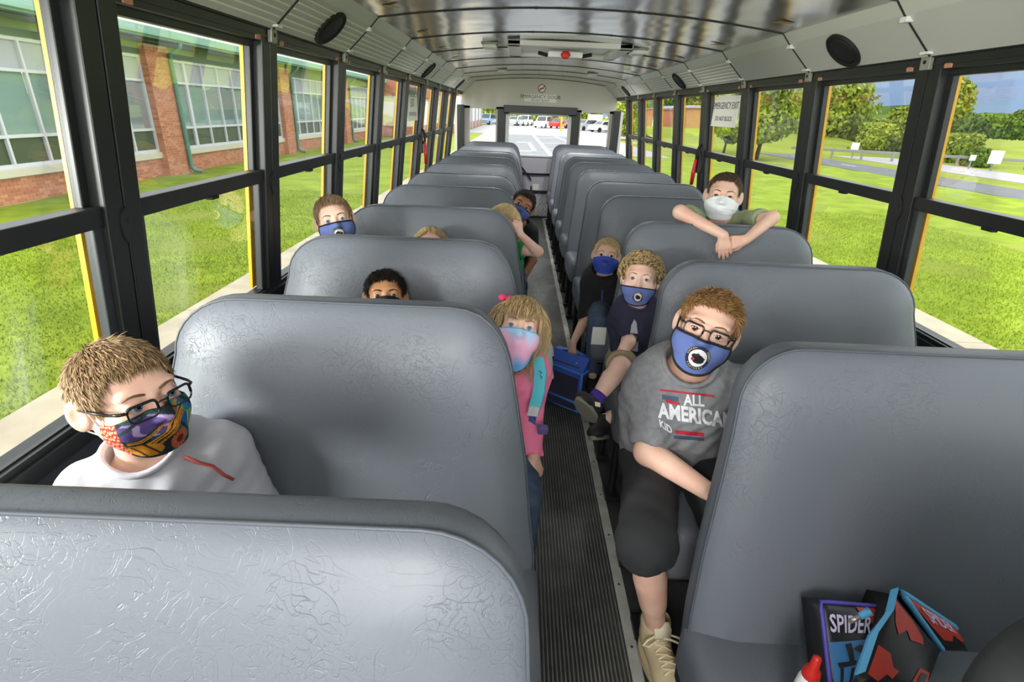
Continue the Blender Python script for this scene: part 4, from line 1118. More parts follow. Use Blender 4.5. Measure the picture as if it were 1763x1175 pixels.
RD = ['holding the superhero lunch bag', 'behind the boy with glasses', 'behind the curly-haired toddler', 'behind the boy in the white mask']
for sg, rows, wd, extra in ((-1, LY, 'left', LD), (1, RY, 'right', RD)):
    proto = make_seat(sg)
    for i, y in enumerate(rows):
        if i == 1: proto = make_seat(sg, wide=sg < 0)
        o = proto if i <= 1 else copy_tree(proto)
        o.location = (0, y, 0)
        d = extra[i] if i < len(extra) else ('last against the rear wall' if i == 10 else 'empty')
        if extra is RD and i == 0: d = 'holding the red and black lunch bag'
        tag(o, 'grey bench seat %s, %s %s row' % (d, ordn[i], wd), 'seat', 'grey bench seats on the %s of the aisle' % wd)
br = make_seat(1, 'shaded_vinyl', 'shaded_vinyl'); br.name = 'shaded_seat_back'; br.location = (0, .385, 0)  # front seat back like the others, its shade put into the vinyl colour
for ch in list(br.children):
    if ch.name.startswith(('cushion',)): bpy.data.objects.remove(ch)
tag(br, 'seat back with painted-in shade and rounded corner at the lower right front', 'barrier')
# ------------------------------------------------------------------ outside
GZ = -.95
gr = MB().add([(-400, -80, GZ-.02), (400, -80, GZ-.02), (400, 400, GZ-.02), (-400, 400, GZ-.02)], [(0, 1, 2, 3)]).build('lawn_ground', MATS['grass_far']); tag(gr, kind='structure')
def slab(name, x0, y0, x1, y1, z, m, n=1):
    o = MB().box((x0, y0, z-.06), (x1, y1, z)).build(name, MATS[m]); tag(o, kind='structure'); return o
nearl = MB()
def lawn(name, x0, x1, y0, y1, step=.5, seed=1):
    rng = np.random.default_rng(seed); nx = int((x1-x0)/step)+1; ny = int((y1-y0)/step)+1
    X, Y = np.meshgrid(np.linspace(x0, x1, nx), np.linspace(y0, y1, ny), indexing='ij')
    Z = GZ+.0+.02*np.sin(X*1.3+Y*.7)+.015*np.sin(Y*1.9-X)+rng.uniform(-.006, .006, X.shape)
    v = np.stack([X, Y, Z], -1).reshape(-1, 3); idx = np.arange(nx*ny).reshape(nx, ny)
    f = np.stack([idx[:-1, :-1], idx[1:, :-1], idx[1:, 1:], idx[:-1, 1:]], -1).reshape(-1, 4)
    o = mk(name, v, f, MATS['grass']); tag(o, kind='structure'); return o
lawn('lawn_left', -12.0, -4.3, -3, 46); lawn('lawn_right', 5.6, 19.2, -3, 36, seed=2)
def blades(name, x0, x1, y0, y1, n, seed, label):
    """short modelled grass, thinned with distance"""
    rng = np.random.default_rng(seed); x = rng.uniform(x0, x1, n); y = y0+(y1-y0)*rng.uniform(0, 1, n)**1.6
    z = GZ+.02*np.sin(x*1.3+y*.7)+.015*np.sin(y*1.9-x)-.005
    a = rng.uniform(0, 2*PI, n); hh = rng.uniform(.02, .055, n); w_ = rng.uniform(.006, .012, n); ln = rng.normal(0, .018, (n, 2))
    p = np.stack([x, y, z], 1); s_ = np.stack([np.cos(a)*w_, np.sin(a)*w_, 0*a], 1); tp = p+np.stack([ln[:, 0], ln[:, 1], hh], 1)
    v = np.stack([p-s_, p+s_, tp], 1).reshape(-1, 3); f = np.arange(3*n).reshape(n, 3)
    o = mk(name, v, f, MATS['grass_blade'], smooth=False)
    at = o.data.attributes.new('tint', 'FLOAT', 'POINT'); at.data.foreach_set('value', np.repeat(rng.uniform(0, 1, n), 3).astype(np.float32))
    tag(o, label, 'grass', kind='stuff')
blades('grass', -9.5, -4.3, 1.5, 16, 90000, 5, 'mown bright green lawn grass between the sidewalk and the brick school')
blades('grass', 5.6, 11, 4, 16, 60000, 6, 'mown bright green lawn grass right of the bus')
# bare patch of soil in the left lawn
mb = MB(); mb.lathe([(1, -.01), (.8, .04), (.4, .05), (.01, .05)], 16, lambda p: (-7.4+p[0]*.55, 6.2+p[1]*.45, GZ+p[2])); o = mb.build('trim_1', mat('soil', (150, 136, 108), .95, var=(120, 106, 82), vscale=12)); tag(o, kind='structure')
yy = -3.0; walk = slab('sidewalk_left', -4.3, -3.2, -1.75, 60, GZ-.03, 'mortar')
i = 0
while yy < 40:
    o = MB().bbox((-4.28, yy+.006, GZ-.05), (-1.75, yy+1.494, GZ+.03), .008).build('paving_slab', MATS['concrete'], walk); yy += 1.5
slab('street_ground', -1.75, -6, 4.75, 78, GZ-.01, 'asphalt')
walk2 = slab('kerb_right', 4.75, -6, 5.6, 46, GZ-.03, 'mortar'); yy = -3.0
while yy < 30:
    MB().bbox((4.75, yy+.006, GZ-.05), (5.6, yy+2.99, GZ+.03), .008).build('kerb_slab', MATS['concrete'], walk2); yy += 3
slab('path_right', 19.2, -20, 22.6, 58, GZ+.01, 'asphalt_path'); slab('road_right', 25.6, -40, 30.6, 58, GZ+.01, 'road'); 
bk = MB().add([(12.5, 46, GZ-.02), (33, 46, GZ-.02), (33, 64, GZ+1.5), (12.5, 64, GZ+1.2), (12.5, 110, GZ+1.2), (33, 110, GZ+1.5)], [(0, 1, 2, 3), (3, 2, 5, 4)]).build('lawn_bank', MATS['grass_far']); tag(bk, kind='structure')
slab('parking_lot_ground', -6.5, 62, 22, 106, GZ+.0, 'road'); slab('drive_left', -4.28, 40, -1.75, 62, GZ+.0, 'concrete'); slab('drive_right', 4.75, 36, 9.5, 62, GZ+.0, 'road')
rd = empty('lane_markings', (0, 0, GZ)); tag(rd, kind='structure')
for y in range(-20, 56, 6): MB().box((28.0, y, .012), (28.15, y+2.4, .016)).build('dash', MATS['paint_white'], rd)
for y in range(0, 56, 7): MB().box((20.9, y, .012), (21.0, y+1.6, .016)).build('dash', MATS['paint_white'], rd)
def stripe(a, b, wd=.22):
    a = np.array(a, float); b = np.array(b, float); d = nz(b-a); n_ = np.array([-d[1], d[0]])*wd/2
    MB().add([(*(a-n_), .004), (*(a+n_), .004), (*(b+n_), .004), (*(b-n_), .004)], [(3, 2, 1, 0)]).build('stripe', MATS['paint_white'], rd)
stripe((1.75, 30.5), (1.1, 67), .3); stripe((1.5, 56), (3.5, 57.8)); stripe((1.45, 47), (3.9, 48.6)); stripe((1.5, 65), (3.3, 66.7)); stripe((1.6, 39.5), (4.2, 41)); stripe((3.3, 66.7), (4.6, 40), .25)
stripe((-.45, 46.8), (.5, 47.4), .7); stripe((.5, 47.6), (.75, 36.8), .3); stripe((.75, 37), (-.5, 36.4), .5)
# school building: brick piers, window bays, green eaves
XB = -11.95
sb = empty('school_building', (XB, 12, GZ)); tag(sb, 'long red brick school with white framed windows and green gutter left of the bus', 'building')
SBL = (XB, 12, GZ)
def bpart(nm, m, fn, smooth=False, stuff=False):
    mb = MB(); fn(mb); o = mb.build(nm, MATS[m], sb, None, smooth)
    for v in o.data.vertices: v.co -= Vector(SBL)
    if stuff: o['kind'] = 'stuff'
    return o
Y_A, Y_B = 1.0, 47.0; PIT = 9.65; piers = [18.0+PIT*i for i in range(-2, 4)]
bpart('wall', 'mortar', lambda mb: (mb.box((XB-.3, Y_A, GZ-.1), (XB-.012, Y_B, -.38)), mb.box((XB-.3, Y_A, 2.62), (XB-.1, Y_B, 3.3))))
for p in piers: bpart('pier_core', 'mortar', lambda mb: mb.box((XB-.3, p-.08+.012, GZ-.1), (XB+.20, p+1.10-.012, 2.92)))
# individual bricks (the ones that show largest), the rest joined
BL, BH, JT = .20, .0667, .011
bricks = []
def course(x, ya, yb, z, ph, face):
    y = ya-ph*(BL+JT)
    while y < yb:
        a, b = max(y, ya), min(y+BL, yb)
        if b-a > .03: bricks.append((x, a, b, z, face))
        y += BL+JT
nrow = int((-.40-GZ)/(BH+JT))
for j in range(nrow):
    z = GZ+.005+j*(BH+JT)
    for i in range(len(piers)-1): course(XB, piers[i]+1.10, piers[i+1]-.08, z, .5*(j % 2), 0)
for p in piers:
    for j in range(int(3.85/(BH+JT))):
        z = GZ+.005+j*(BH+JT); course(XB+.21, p-.08, p+1.10, z, .5*(j % 2), 0)
        bricks.append((XB+.20, p-.085, p-.075, z, 1))
rngb = np.random.default_rng(3)
def keep(bk):
    return 12.0 < bk[1] < 19.3 and bk[4] == 0
near = sorted([b for b in bricks if keep(b)], key=lambda b: b[1]); pick = set(id(b) for b in near[:290])
bme = {}
def brick_mesh(w, t):
    key = (round(w, 2), t)
    if key not in bme:
        mb = MB(); mb.bbox((-.05, -w/2, 0), (0, w/2, BH), .004); me = bpy.data.meshes.new('brick'); me.from_pydata(mb.v, [], mb.f)
        at = me.attributes.new('tint', 'FLOAT', 'POINT'); at.data.foreach_set('value', [t]*len(mb.v)); me.materials.append(MATS['brick']); bme[key] = me
    return bme[key]
rest = MB(); rt = []
for b in bricks:
    if id(b) in pick:
        o = link('brick', brick_mesh(b[2]-b[1], [.0, .2, .45, .7, 1][rngb.integers(5)]), sb, (b[0]-SBL[0]+rngb.uniform(-.003, .003), (b[1]+b[2])/2-SBL[1], b[3]-SBL[2]))
    else:
        if b[4] == 0: rest.box((b[0]-.05, b[1], b[3]), (b[0], b[2], b[3]+BH))
        else:
            rest.box((b[0]-.2, b[1], b[3]), (b[0], b[2], b[3]+BH))
        rt += [rngb.uniform(0, 1)]*8
ro = rest.build('brickwork', MATS['brick'], sb); ro['kind'] = 'stuff'
for v in ro.data.vertices: v.co -= Vector(SBL)
at = ro.data.attributes.new('tint', 'FLOAT', 'POINT'); at.data.foreach_set('value', rt)
bpart('fascia_panel', 'soffit_green', lambda mb: (mb.box((XB-.25, Y_A, 2.6), (XB+.02, Y_B, 3.12)), mb.box((XB+.02, Y_A, 2.98), (XB+.10, Y_B, 3.06))))
bpart('soffit', 'soffit_green', lambda mb: mb.box((XB, Y_A, 3.08), (-11.30, Y_B, 3.14)))
bpart('gutter', 'teal_light', lambda mb: mb.bbox((-11.34, Y_A, 3.10), (-11.16, Y_B, 3.33), .02))
bpart('gutter_lip', 'teal_metal', lambda mb: mb.box((-11.30, Y_A, 3.04), (-11.22, Y_B, 3.10)))
bpart('roof', 'roof_white', lambda mb: mb.add([(-11.2, Y_A, 3.34), (-11.2, Y_B, 3.34), (-19, Y_B, 5.2), (-19, Y_A, 5.2), (-11.2, Y_A, 3.30), (-11.2, Y_B, 3.30), (-19, Y_B, 5.1), (-19, Y_A, 5.1)], [(0, 1, 2, 3), (7, 6, 5, 4), (0, 4, 5, 1), (1, 5, 6, 2), (2, 6, 7, 3), (3, 7, 4, 0)]))
for i in range(len(piers)-1):
    a, b = piers[i]+1.12, piers[i+1]-.10; n = 8; pw = (b-a)/n
    bpart('stone_sill', 'stone_sill', lambda mb: mb.bbox((XB-.12, a-.05, -.38), (XB+.07, b+.05, -.20), .01))
    fo = bpart('window_frame', 'window_white', lambda mb: [mb.bbox((XB-.09, a-.02, z0), (XB+.0, b+.02, z1), .006) for z0, z1 in ((-.20, -.11), (.45, .52), (1.86, 1.93), (2.52, 2.64))]+[mb.bbox((XB-.085, a+pw*j-(.07 if j % 4 == 1 else .032), -.15), (XB+.005, a+pw*j+(.07 if j % 4 == 1 else .032), 2.58), .006) for j in range(n+1)])
    for j in range(n):
        y0, y1 = a+pw*j+.03, a+pw*(j+1)-.03
        def pane(nm, m, z0, z1):
            mb = MB(); mb.box((XB-.075-SBL[0], y0-SBL[1], z0-SBL[2]), (XB-.065-SBL[0], y1-SBL[1], z1-SBL[2])); mb.build(nm, MATS[m], fo)
        pane('transom_panel', 'panel_grey', 1.93, 2.52); pane('lower_pane', 'dark_room', -.11, .45)
        m = 'blind_dark' if (i*3+j*5) % 4 == 1 else 'blind'
        if i == 1 and j == 7: m = 'panel_grey'
        mb = MB()
        ns = 46 if i in (1,) else 1
        if ns > 1:
            for s_ in range(ns):
                z = .55+s_*1.29/ns; mb.box((XB-.095-SBL[0], y0-SBL[1], z-SBL[2]), (XB-.085-SBL[0], y1-SBL[1], z+1.29/ns*.8-SBL[2]))
            mb.box((XB-.11-SBL[0], y0-SBL[1], .53-SBL[2]), (XB-.10-SBL[0], y1-SBL[1], 1.86-SBL[2]))
        else: mb.box((XB-.095-SBL[0], y0-SBL[1], .53-SBL[2]), (XB-.085-SBL[0], y1-SBL[1], 1.86-SBL[2]))
        bo = mb.build('window_blind', MATS[m], fo); bo['kind'] = 'stuff'
        mb = MB(); mb.box((XB-.06-SBL[0], y0-SBL[1], .52-SBL[2]), (XB-.056-SBL[0], y1-SBL[1], 1.86-SBL[2])); mb.build('upper_pane', MATS['bus_glass'], fo)
for p in piers[1:]:
    yd = p+1.03
    bpart('downspout', 'teal_metal', lambda mb: mb.tube([(-11.26, yd, 3.06), (-11.30, yd, 2.92), (XB+.30, yd, 2.70), (XB+.28, yd, 2.5), (XB+.28, yd, 0), (XB+.28, yd, -.74), (XB+.34, yd+.02, -.86), (XB+.55, yd+.12, -.90)], [.07]*8, 8), True)
# entrance block beyond the bays
eb = empty('entrance_block', (-9, 52, GZ)); tag(eb, 'white walled entrance block with a brick band beyond the school windows', 'building')
EL = Vector((-9, 52, GZ))
def epart(nm, m, lo, hi, b=.01):
    o = MB().bbox(lo, hi, b).build(nm, MATS[m], eb)
    for v in o.data.vertices: v.co -= EL
    return o
epart('lower_wall', 'wall_white', (-14, 47.35, GZ), (-9.2, 95, 2.2)); epart('brick_band', 'brick_far', (-14, 47.3, 2.2), (-9.0, 95, 3.7)); epart('plinth', 'brick_far', (-14, 47.3, GZ), (-9.1, 95, -.1)); epart('eave', 'teal_light', (-14.2, 47.4, 3.7), (-8.8, 95, 3.95))
epart('annex_wall', 'wall_white', (-13.9, 60, GZ), (-6.8, 94.5, 2.6)); epart('annex_base', 'brick_far', (-13.8, 59.95, GZ), (-6.75, 94.6, -.1))
for y in range(62, 94, 6): epart('annex_pilaster', 'panel_grey', (-6.8, y, GZ), (-6.55, y+.5, 2.6))
for y in range(50, 60, 5): epart('pilaster', 'wall_white', (-9.25, y, GZ), (-8.95, y+.5, 2.2))
for y in (52, 56, 58): epart('clerestory_window', 'dark_room', (-9.2, y, 1.6), (-9.17, y+1.5, 2.1))
# brick building on the right, low and long
fb = empty('far_brick_building', (24, 80, GZ)); tag(fb, 'low pink brick building far across the lawn right of the bus', 'building'); FL = Vector((24, 80, GZ))
def fpart(nm, m, lo, hi):
    o = MB().bbox(lo, hi, .02).build(nm, MATS[m], fb)
    for v in o.data.vertices: v.co -= FL
fpart('wall', 'brick_far', (16.2, 72, GZ), (19.4, 90, 2.3)); fpart('wing', 'brick_far', (19.6, 66, GZ), (32, 84, 2.5)); fpart('roof_edge', 'panel_grey', (16.0, 71.8, 2.3), (19.5, 90, 2.35)); fpart('roof_edge', 'panel_grey', (19.4, 65.8, 2.5), (32.2, 84, 2.8))
for x in (16.3, 18.9): fpart('column', 'paint_white', (x, 71.5, GZ), (x+.35, 71.8, 2.1))
for x in range(21, 32, 3): fpart('window', 'dark_room', (x, 65.95, .4), (x+1.4, 66.05, 1.7))
# trees
def tree(label, x, y, z, H, Wd, n, seed, m='leaf', low=.12, lobes=9, leaf=.3, group='trees along the road', dy=1.0, trunk=True, cat='tree', name='tree'):
    n = int(n*1.9); leaf *= .72
    rng = np.random.default_rng(seed); t = empty(name, (x, y, z)); tag(t, label, cat, group)
    cs = []
    for i in range(lobes):
        f = rng.uniform(low, .92); r = Wd*.5*(.35+.5*math.sin(PI*min(1, (f-low)/(1-low)*.85+.12)))
        a = rng.uniform(0, 2*PI); q = rng.uniform(.1, .75)
        cs.append((Wd*.5*q*math.cos(a)*(1-.5*max(0, f-.5)), Wd*.5*q*math.sin(a)*dy, H*f, r*.75))
    cs.append((0, 0, H*.78, Wd*.28)); cs.append((0, 0, H*.5, Wd*.4)); cs = np.array(cs)
    w_ = cs[:, 3]**2; k = rng.choice(len(cs), n, p=w_/w_.sum()); d = rng.normal(size=(n, 3)); d /= np.linalg.norm(d, axis=1)[:, None]
    p = cs[k, :3]+d*cs[k, 3:4]*rng.uniform(.65, 1.06, (n, 1))*np.array([1, 1, .8]); p[:, 2] = np.clip(p[:, 2], .05*H, H)
    nrm = d+rng.normal(size=(n, 3))*.6; nrm /= np.linalg.norm(nrm, axis=1)[:, None]
    s1 = np.cross(nrm, rng.normal(size=(n, 3))); s1 /= np.linalg.norm(s1, axis=1)[:, None]; s2 = np.cross(nrm, s1)
    L = leaf*rng.uniform(.6, 1.3, (n, 1))
    v = np.stack([p-s1*L, p-s2*L*.55, p+s1*L, p+s2*L*.55], 1).reshape(-1, 3); f = np.arange(4*n).reshape(n, 4)
    o = mk('leaves', v, f, MATS[m], t, None, False); o['kind'] = 'stuff'
    at = o.data.attributes.new('tint', 'FLOAT', 'POINT'); tt = np.repeat(np.clip(rng.uniform(0, .6, n)+.35*rng.uniform(0, 1, len(cs))[k], 0, 1), 4); at.data.foreach_set('value', tt.astype(np.float32))
    if trunk:
        mb = MB(); mb.tube([(0, 0, -.1), (.02*H, 0, H*.25), (-.01*H, .01*H, H*.5), (0, 0, H*.85)], [H*.028, H*.022, H*.015, H*.005], 8)
        for j in range(5):
            c = cs[rng.integers(len(cs))]; mb.tube([(0, 0, H*(.2+.08*j)), tuple(c[:3]*np.array([.6, .6, .9])), tuple(c[:3])], [H*.012, H*.008, H*.003], 6)
        to = mb.build('trunk', MATS['bark'], t, None, True); to['kind'] = 'stuff'
    return t
def T_at(u, v, dist_y, z=GZ): return P(u, v, y=dist_y)
def tree_at(label, u, vtop, wpx, y, n, seed, m='leaf', zb=GZ, **kw):
    tp = P(u, vtop, y=y); D = float((tp-CAM)@CF)
    return tree(label, tp[0], y, zb, tp[2]-zb, wpx*D/FPX, n, seed, m, **kw)
tree_at('broad yellow-green tree filling the second right window', 1462, 128, 150, 62, 6500, 11, low=.08, leaf=.34)
tree_at('lower green tree with the mountain above it, second right window', 1558, 186, 80, 56, 3600, 12, low=.06, leaf=.34)
tree_at('small round tree behind the guardrail sign', 1512, 214, 62, 50, 2600, 13, low=.06, leaf=.3)
tree_at('upright yellow-green tree at the post of the nearest right window', 1648, 122, 100, 50, 5000, 14, low=.08, leaf=.3)
tree_at('bushy green shrub below the upright tree by the road', 1655, 232, 78, 44, 3200, 15, low=.06, leaf=.26)
tree_at('low dark shrub beside the white road sign', 1692, 258, 44, 40, 2000, 16, 'leaf_dark', low=.05, leaf=.24)
tree_at('near shade tree with low drooping branches in the third right window', 1336, 112, 150, 38, 8000, 21, low=.30, leaf=.24, group='lawn trees')
tree_at('dark slim tree behind the exit sticker', 1262, 176, 60, 44, 2600, 22, 'leaf_dark', low=.2, leaf=.22, group='lawn trees')
tree_at('dark spreading tree over the far brick building, left one', 1160, 138, 60, 98, 2800, 23, 'leaf_dark', low=.4, leaf=.45, group='trees over the brick building', zb=.5)
tree_at('green tree over the far brick building, middle one', 1202, 134, 55, 104, 2800, 24, 'leaf', low=.4, leaf=.45, group='trees over the brick building', zb=.5)
tree_at('green tree over the far brick building, right one', 1250, 130, 62, 98, 2800, 27, 'leaf', low=.4, leaf=.45, group='trees over the brick building', zb=.5)
tree_at('sunlit yellow tree framed by the last right window', 1090, 158, 60, 60, 3000, 25, low=.12, leaf=.28, group='lawn trees')
tree('leafy tree at the back corner of the school', -13, 114, GZ, 9, 12, 2200, 26, 'leaf', low=.1, leaf=.45, group='lot trees')
for i, x in enumerate((-4, 4.5, 13, 22)): tree(('green hedge tree behind the %s' % ('silver car', 'white cars', 'red car', 'silver hatchback')[i]), x, 113+3*(i % 2), GZ, (4.4, 4.9, 5.0, 5.4)[i], 8.4, 2200, 31+i, 'leaf', low=.05, leaf=.42, group='lot hedge trees', trunk=True)
for i, (u, vt, wp, y) in enumerate(((1672, 205, 60, 92), (1706, 198, 70, 88), (1742, 200, 70, 84), (1778, 192, 80, 80))): tree_at('dark rounded tree on the far meadow edge, %s' % ('half behind the upright tree', 'above the marker board', 'above the white sign board', 'last at the right edge')[i], u, vt, wp, y, 3000, 41+i, 'leaf_dark', zb=GZ+1.4, low=.06, leaf=.5, group='meadow edge trees')
# meadow, wooded ridge and haze-blue mountain
def hill(name, m, pts, depth, z0=-3):
    v = []; f = []; n = len(pts)
    for i, (x, y, z) in enumerate(pts):
        d = nz([x, y]); rng_ = np.random.default_rng(i+7).uniform(-1, 1)
        v += [(x-d[0]*depth, y-d[1]*depth, z0), (x-d[0]*depth*.45, y-d[1]*depth*.45, z*.55), (x, y, z), (x+d[0]*depth, y+d[1]*depth, z0)]
    for i in range(n-1):
        for k in range(3): f.append((i*4+k, i*4+4+k, i*4+5+k, i*4+1+k))
    o = mk(name, v, f, MATS[m]); tag(o, kind='structure'); return o
hill('hill_meadow', 'grass_far', [(60*math.sin(a)+20, 60*math.cos(a)*1.2+8, z) for a, z in zip(np.linspace(.35, 1.9, 9), (-.9, -.6, .3, .8, 1.0, .9, .6, .2, -.9))], 16, GZ-.3)
ridge = lambda D, a0, a1, n, h, rough, seed: [(D*math.sin(a), D*math.cos(a), h+rough*(math.sin(a*23+seed)+.6*math.sin(a*51+seed*2)+.3*math.sin(a*117))) for a in np.linspace(a0, a1, n)]
hill('hills_forest', 'forest', ridge(330, .15, 1.9, 90, 9, 2.0, 1), 60)
hill('mountain', 'mountain', ridge(1500, -.1, 2.0, 120, 122, 11, 4), 500)
# guardrail, road signs, power lines
t = empty('guardrail', (29.5, 41, GZ), 1.205); tag(t, 'long grey steel guardrail beyond the road on the right', 'guardrail')
MB().bbox((-.04, -8, .48), (.04, 9, .68), .02).build('rail', MATS['guardrail'], t)
mb = MB()
for y in range(-8, 9, 2): mb.box((-.08, y, 0), (.08, y+.15, .7))
mb.build('post', MATS['guardrail'], t)['kind'] = 'stuff'
def road_sign(label, u, v, d, w, h, ph=1.3):
    c = P(u, v, y=d); t = empty('road_sign', (c[0], c[1], GZ)); tag(t, label, 'road sign')
    z = c[2]-GZ; MB().bbox((-w/2, -.02, z-h/2), (w/2, .02, z+h/2), .01).build('sign_board', MATS['paint_white'], t); MB().box((-.04, .02, 0), (.04, .08, z)).build('sign_post', MATS['guardrail'], t)
road_sign('small white road sign in front of the guardrail', 1472, 254, 44, .6, .7); road_sign('large white sign board on the meadow at the right edge', 1715, 271, 36, .85, .8); road_sign('small pale marker board by the dark roadside shrub', 1675, 272, 37, .4, .35)
# parked cars
def car(label, u, v, y, m, ln=4.4, rz=0.0, h=1.5, suv=False):
    c = P(u, v, y=y); t = empty('car', (c[0], y, GZ), rz); tag(t, label, 'car', 'cars parked behind the bus')
    w = .9; prof = [(-ln/2, .30), (-ln/2, .75), (-ln/2+.15, .92), (-ln/2+.95, 1.0), (-ln/2+1.55, h), (ln/2-1.0, h+.02), (ln/2-(.2 if suv else .55), 1.05), (ln/2-.04, .95), (ln/2, .5), (ln/2-.05, .30)]
    mb = MB(); mb.prism(prof, -w, w, lambda p: (p[0], p[2]*(1 if p[1] < 1.02 else .84), p[1])); bo = mb.build('body', MATS[m], t)
    for sg in (-1, 1):
        mb = MB(); mb.add([(-ln/2+1.1, sg*.885, 1.03), (ln/2-.65, sg*.885, 1.06), (ln/2-1.1, sg*.775, h-.06), (-ln/2+1.62, sg*.775, h-.06)], [(0, 1, 2, 3)]); mb.build('side_window', MATS['car_glass'], bo)
    mb = MB(); mb.add([(-ln/2+.97, -.76, 1.03), (-ln/2+.97, .76, 1.03), (-ln/2+1.5, .68, h-.04), (-ln/2+1.5, -.68, h-.04)], [(0, 1, 2, 3)]); mb.build('windscreen', MATS['car_glass'], bo)
    for x in (-ln/2+.8, ln/2-.8):
        for sg in (-1, 1): mb = MB(); mb.lathe([(.20, 0), (.32, .02), (.33, .18), (.25, .2)], 14, lambda p: (x+p[0], sg*(.74+p[2]), .33+p[1])); mb.build('wheel', MATS['tyre'], t)
for a in (('pale blue minivan parked in front of the school corner', 841, 208, 98, 'car_blue', 4.6, 1.2, 1.75, True), ('dark red car half hidden beside the pale blue minivan', 860, 212, 106, 'car_red', 4.2, 1.3), ('silver car parked first left in the rear door window', 888, 213, 98, 'car_silver', 4.4, 1.15),
          ('white van parked second in the rear door window', 904, 214, 101, 'car_white', 4.2, 1.3, 1.7, True), ('white sport utility car nearest in the rear door window', 936, 216, 92, 'car_white', 4.6, 1.2, 1.75, True), ('red car with white boot in the rear door window', 962, 219, 93, 'car_red', 4.0, 1.1),
          ('silver hatchback in the right rear window', 1010, 222, 87, 'car_silver', 4.3, .6, 1.55, True), ('white car behind the silver hatchback', 1040, 224, 82, 'car_white', 4.5, .5), ('grey car between the rear door and the right rear window', 985, 220, 97, 'car_grey', 4.3, 1.2)): car(*a)
c = P(1024, 207, y=92); t = empty('box_trailer', (c[0], 92, GZ)); tag(t, 'small white box trailer behind the cars in the right rear window', 'trailer'); MB().bbox((-1.1, -1, .5), (1.1, 1, 2.3), .05).build('body', MATS['car_white'], t)
for sg in (-1, 1): mb = MB(); mb.lathe([(.2, 0), (.32, .02), (.33, .15)], 12, lambda p: (p[0], sg*(.9+p[2]), .33+p[1])); mb.build('wheel', MATS['tyre'], t)
c = P(967, 207, y=80); t = empty('light_pole', (c[0], 80, GZ)); tag(t, 'slim yellow light pole at the edge of the lot', 'pole'); mb = MB(); mb.tube([(0, 0, 0), (0, 0, 6.5)], [.14, .08], 8); mb.build('pole', MATS['yellow_paint'], t)
# ------------------------------------------------------------------ the children
fairs = MATS
def look(C, extra=(0, 0, 0)): return nz(CAM-C)+np.array(extra, float)
def finish(o, base, h, iris='iris_brown', brow='hair_brown', gaze=None, eyes=True):
    bv = bvh_of(o, h)
    if eyes:
        for q in (1, -1): eye_mesh(h, q, CAM if gaze is None else gaze, MATS[iris], o, base)
        brows(h, bv, o, base, MATS[brow])
    return bv
# 1. boy with black glasses and the colourful mask, front left by the window
C = P(221, 680, y=.84); h = Head(C, (.90, -.42, .15), roll=-.02, size=.985, open_=.75)
J = pose(C+V3(-.030, .035, -.160), (-.84, .93, .50), (-.78, -.62, 0), 1.08, half=.138, shL=P(388, 775, y=.93), shR=P(150, 850, y=.80))
o, b = person('boy in black glasses and colourful patterned mask beside the front left window', h, J, MATS['skin_fair'], .0034)
bv = finish(o, b, h, 'iris_blue', 'hair_lightbrown', gaze=h.w(-.4, 2, .05))
hair(h, o, b, MATS['hair_lightbrown'], 'short', 5200, .026, 2, .003, .0011, fringe=-.05, line=-.006)
def coral(u, v):
    """flat print of corals and sea plants: u -1..1 from the viewer's left, v 0..1 up"""
    n = len(u); c = np.tile(np.array(lin((22, 34, 40))[:3]), (n, 1)); L = lambda *r: np.array(lin(r)[:3])
    w = lambda f, a, p: np.sin(u*f*1.3+a*v+p)
    c[(w(9, 7, .5)*w(4, -9, 1) > .35)] = L(30, 84, 70)
    m = (((u+.35)/.42)**2+((v-.72)/.24)**2 < 1); c[m] = L(84, 66, 128); c[m & (np.sin(u*16+v*20+np.sin(v*13)*2) > .72)] = L(176, 150, 196); c[m & (np.sin(u*9-v*17+1) > .8)] = L(40, 60, 60)
    m = (u > .18) & (v > .1); c[m & (w(7, 5, 1.2) > -.35)] = L(34, 96, 160); c[m & (w(11, 9, 2) > .45)] = L(24, 130, 140); c[m & (np.abs(u-.45) < .06) & (np.abs(v-.45) < .2) & (np.abs((u-.45)/.06) > .4)] = L(190, 214, 40)
    for off, wd in ((0, .055), (.16, .03), (-.12, .035)):
        t = v-(.28+off+.75*np.clip(u+.45, 0, 1)**1.3); m = (np.abs(t) < wd*(1+.3*np.sin(u*9))) & (u > -.6) & (u < .35); c[m] = L(226, 150, 34); c[m & (np.abs(t) < wd*.25)] = L(40, 30, 20)
    m = ((u+.42)/.28)**2+((v-.20)/.16)**2 < 1; c[m] = L(222, 146, 30); c[m & (w(22, 18, 0) > .75)] = L(60, 40, 20)
    r = np.sqrt(((u-.14)/.17)**2+((v-.20)/.2)**2); a = np.arctan2(v-.2, u-.14); m = r < 1; c[m] = L(176, 56, 40); c[m & (np.sin(a*17) > .3) & (r > .45)] = L(230, 130, 60); c[m & (r < .4)] = L(90, 44, 40)
    m = u < -.66; c[m] = L(190, 44, 30); s_ = np.sin(v*42+np.sin(u*40)*1.5)*np.sin(u*46+v*9); c[m & (s_ > .25)] = L(240, 196, 160); c[m & (s_ > .7)] = L(236, 150, 60)
    return c
mk1 = Mask(h, bv, o, b, MATS['printed_cloth'], top=-.010, topside=-.022, bot=-.108, botside=-.070, th=1.22, nt=150, nz=80, col=coral, off=.005, tent=.016, sm=30)
mk1.loops(MATS['white_elastic'], .0015)
glasses(h, o, b, MATS['frame_black'])
s1 = shirt(h, J, b, o, MATS['shirt_white'], 1.02, 1.4, .005, 'shirt', collar=MATS['shirt_white'], neck_r=.058)
bs = bvh_of(s1); mb = MB(); pts = []
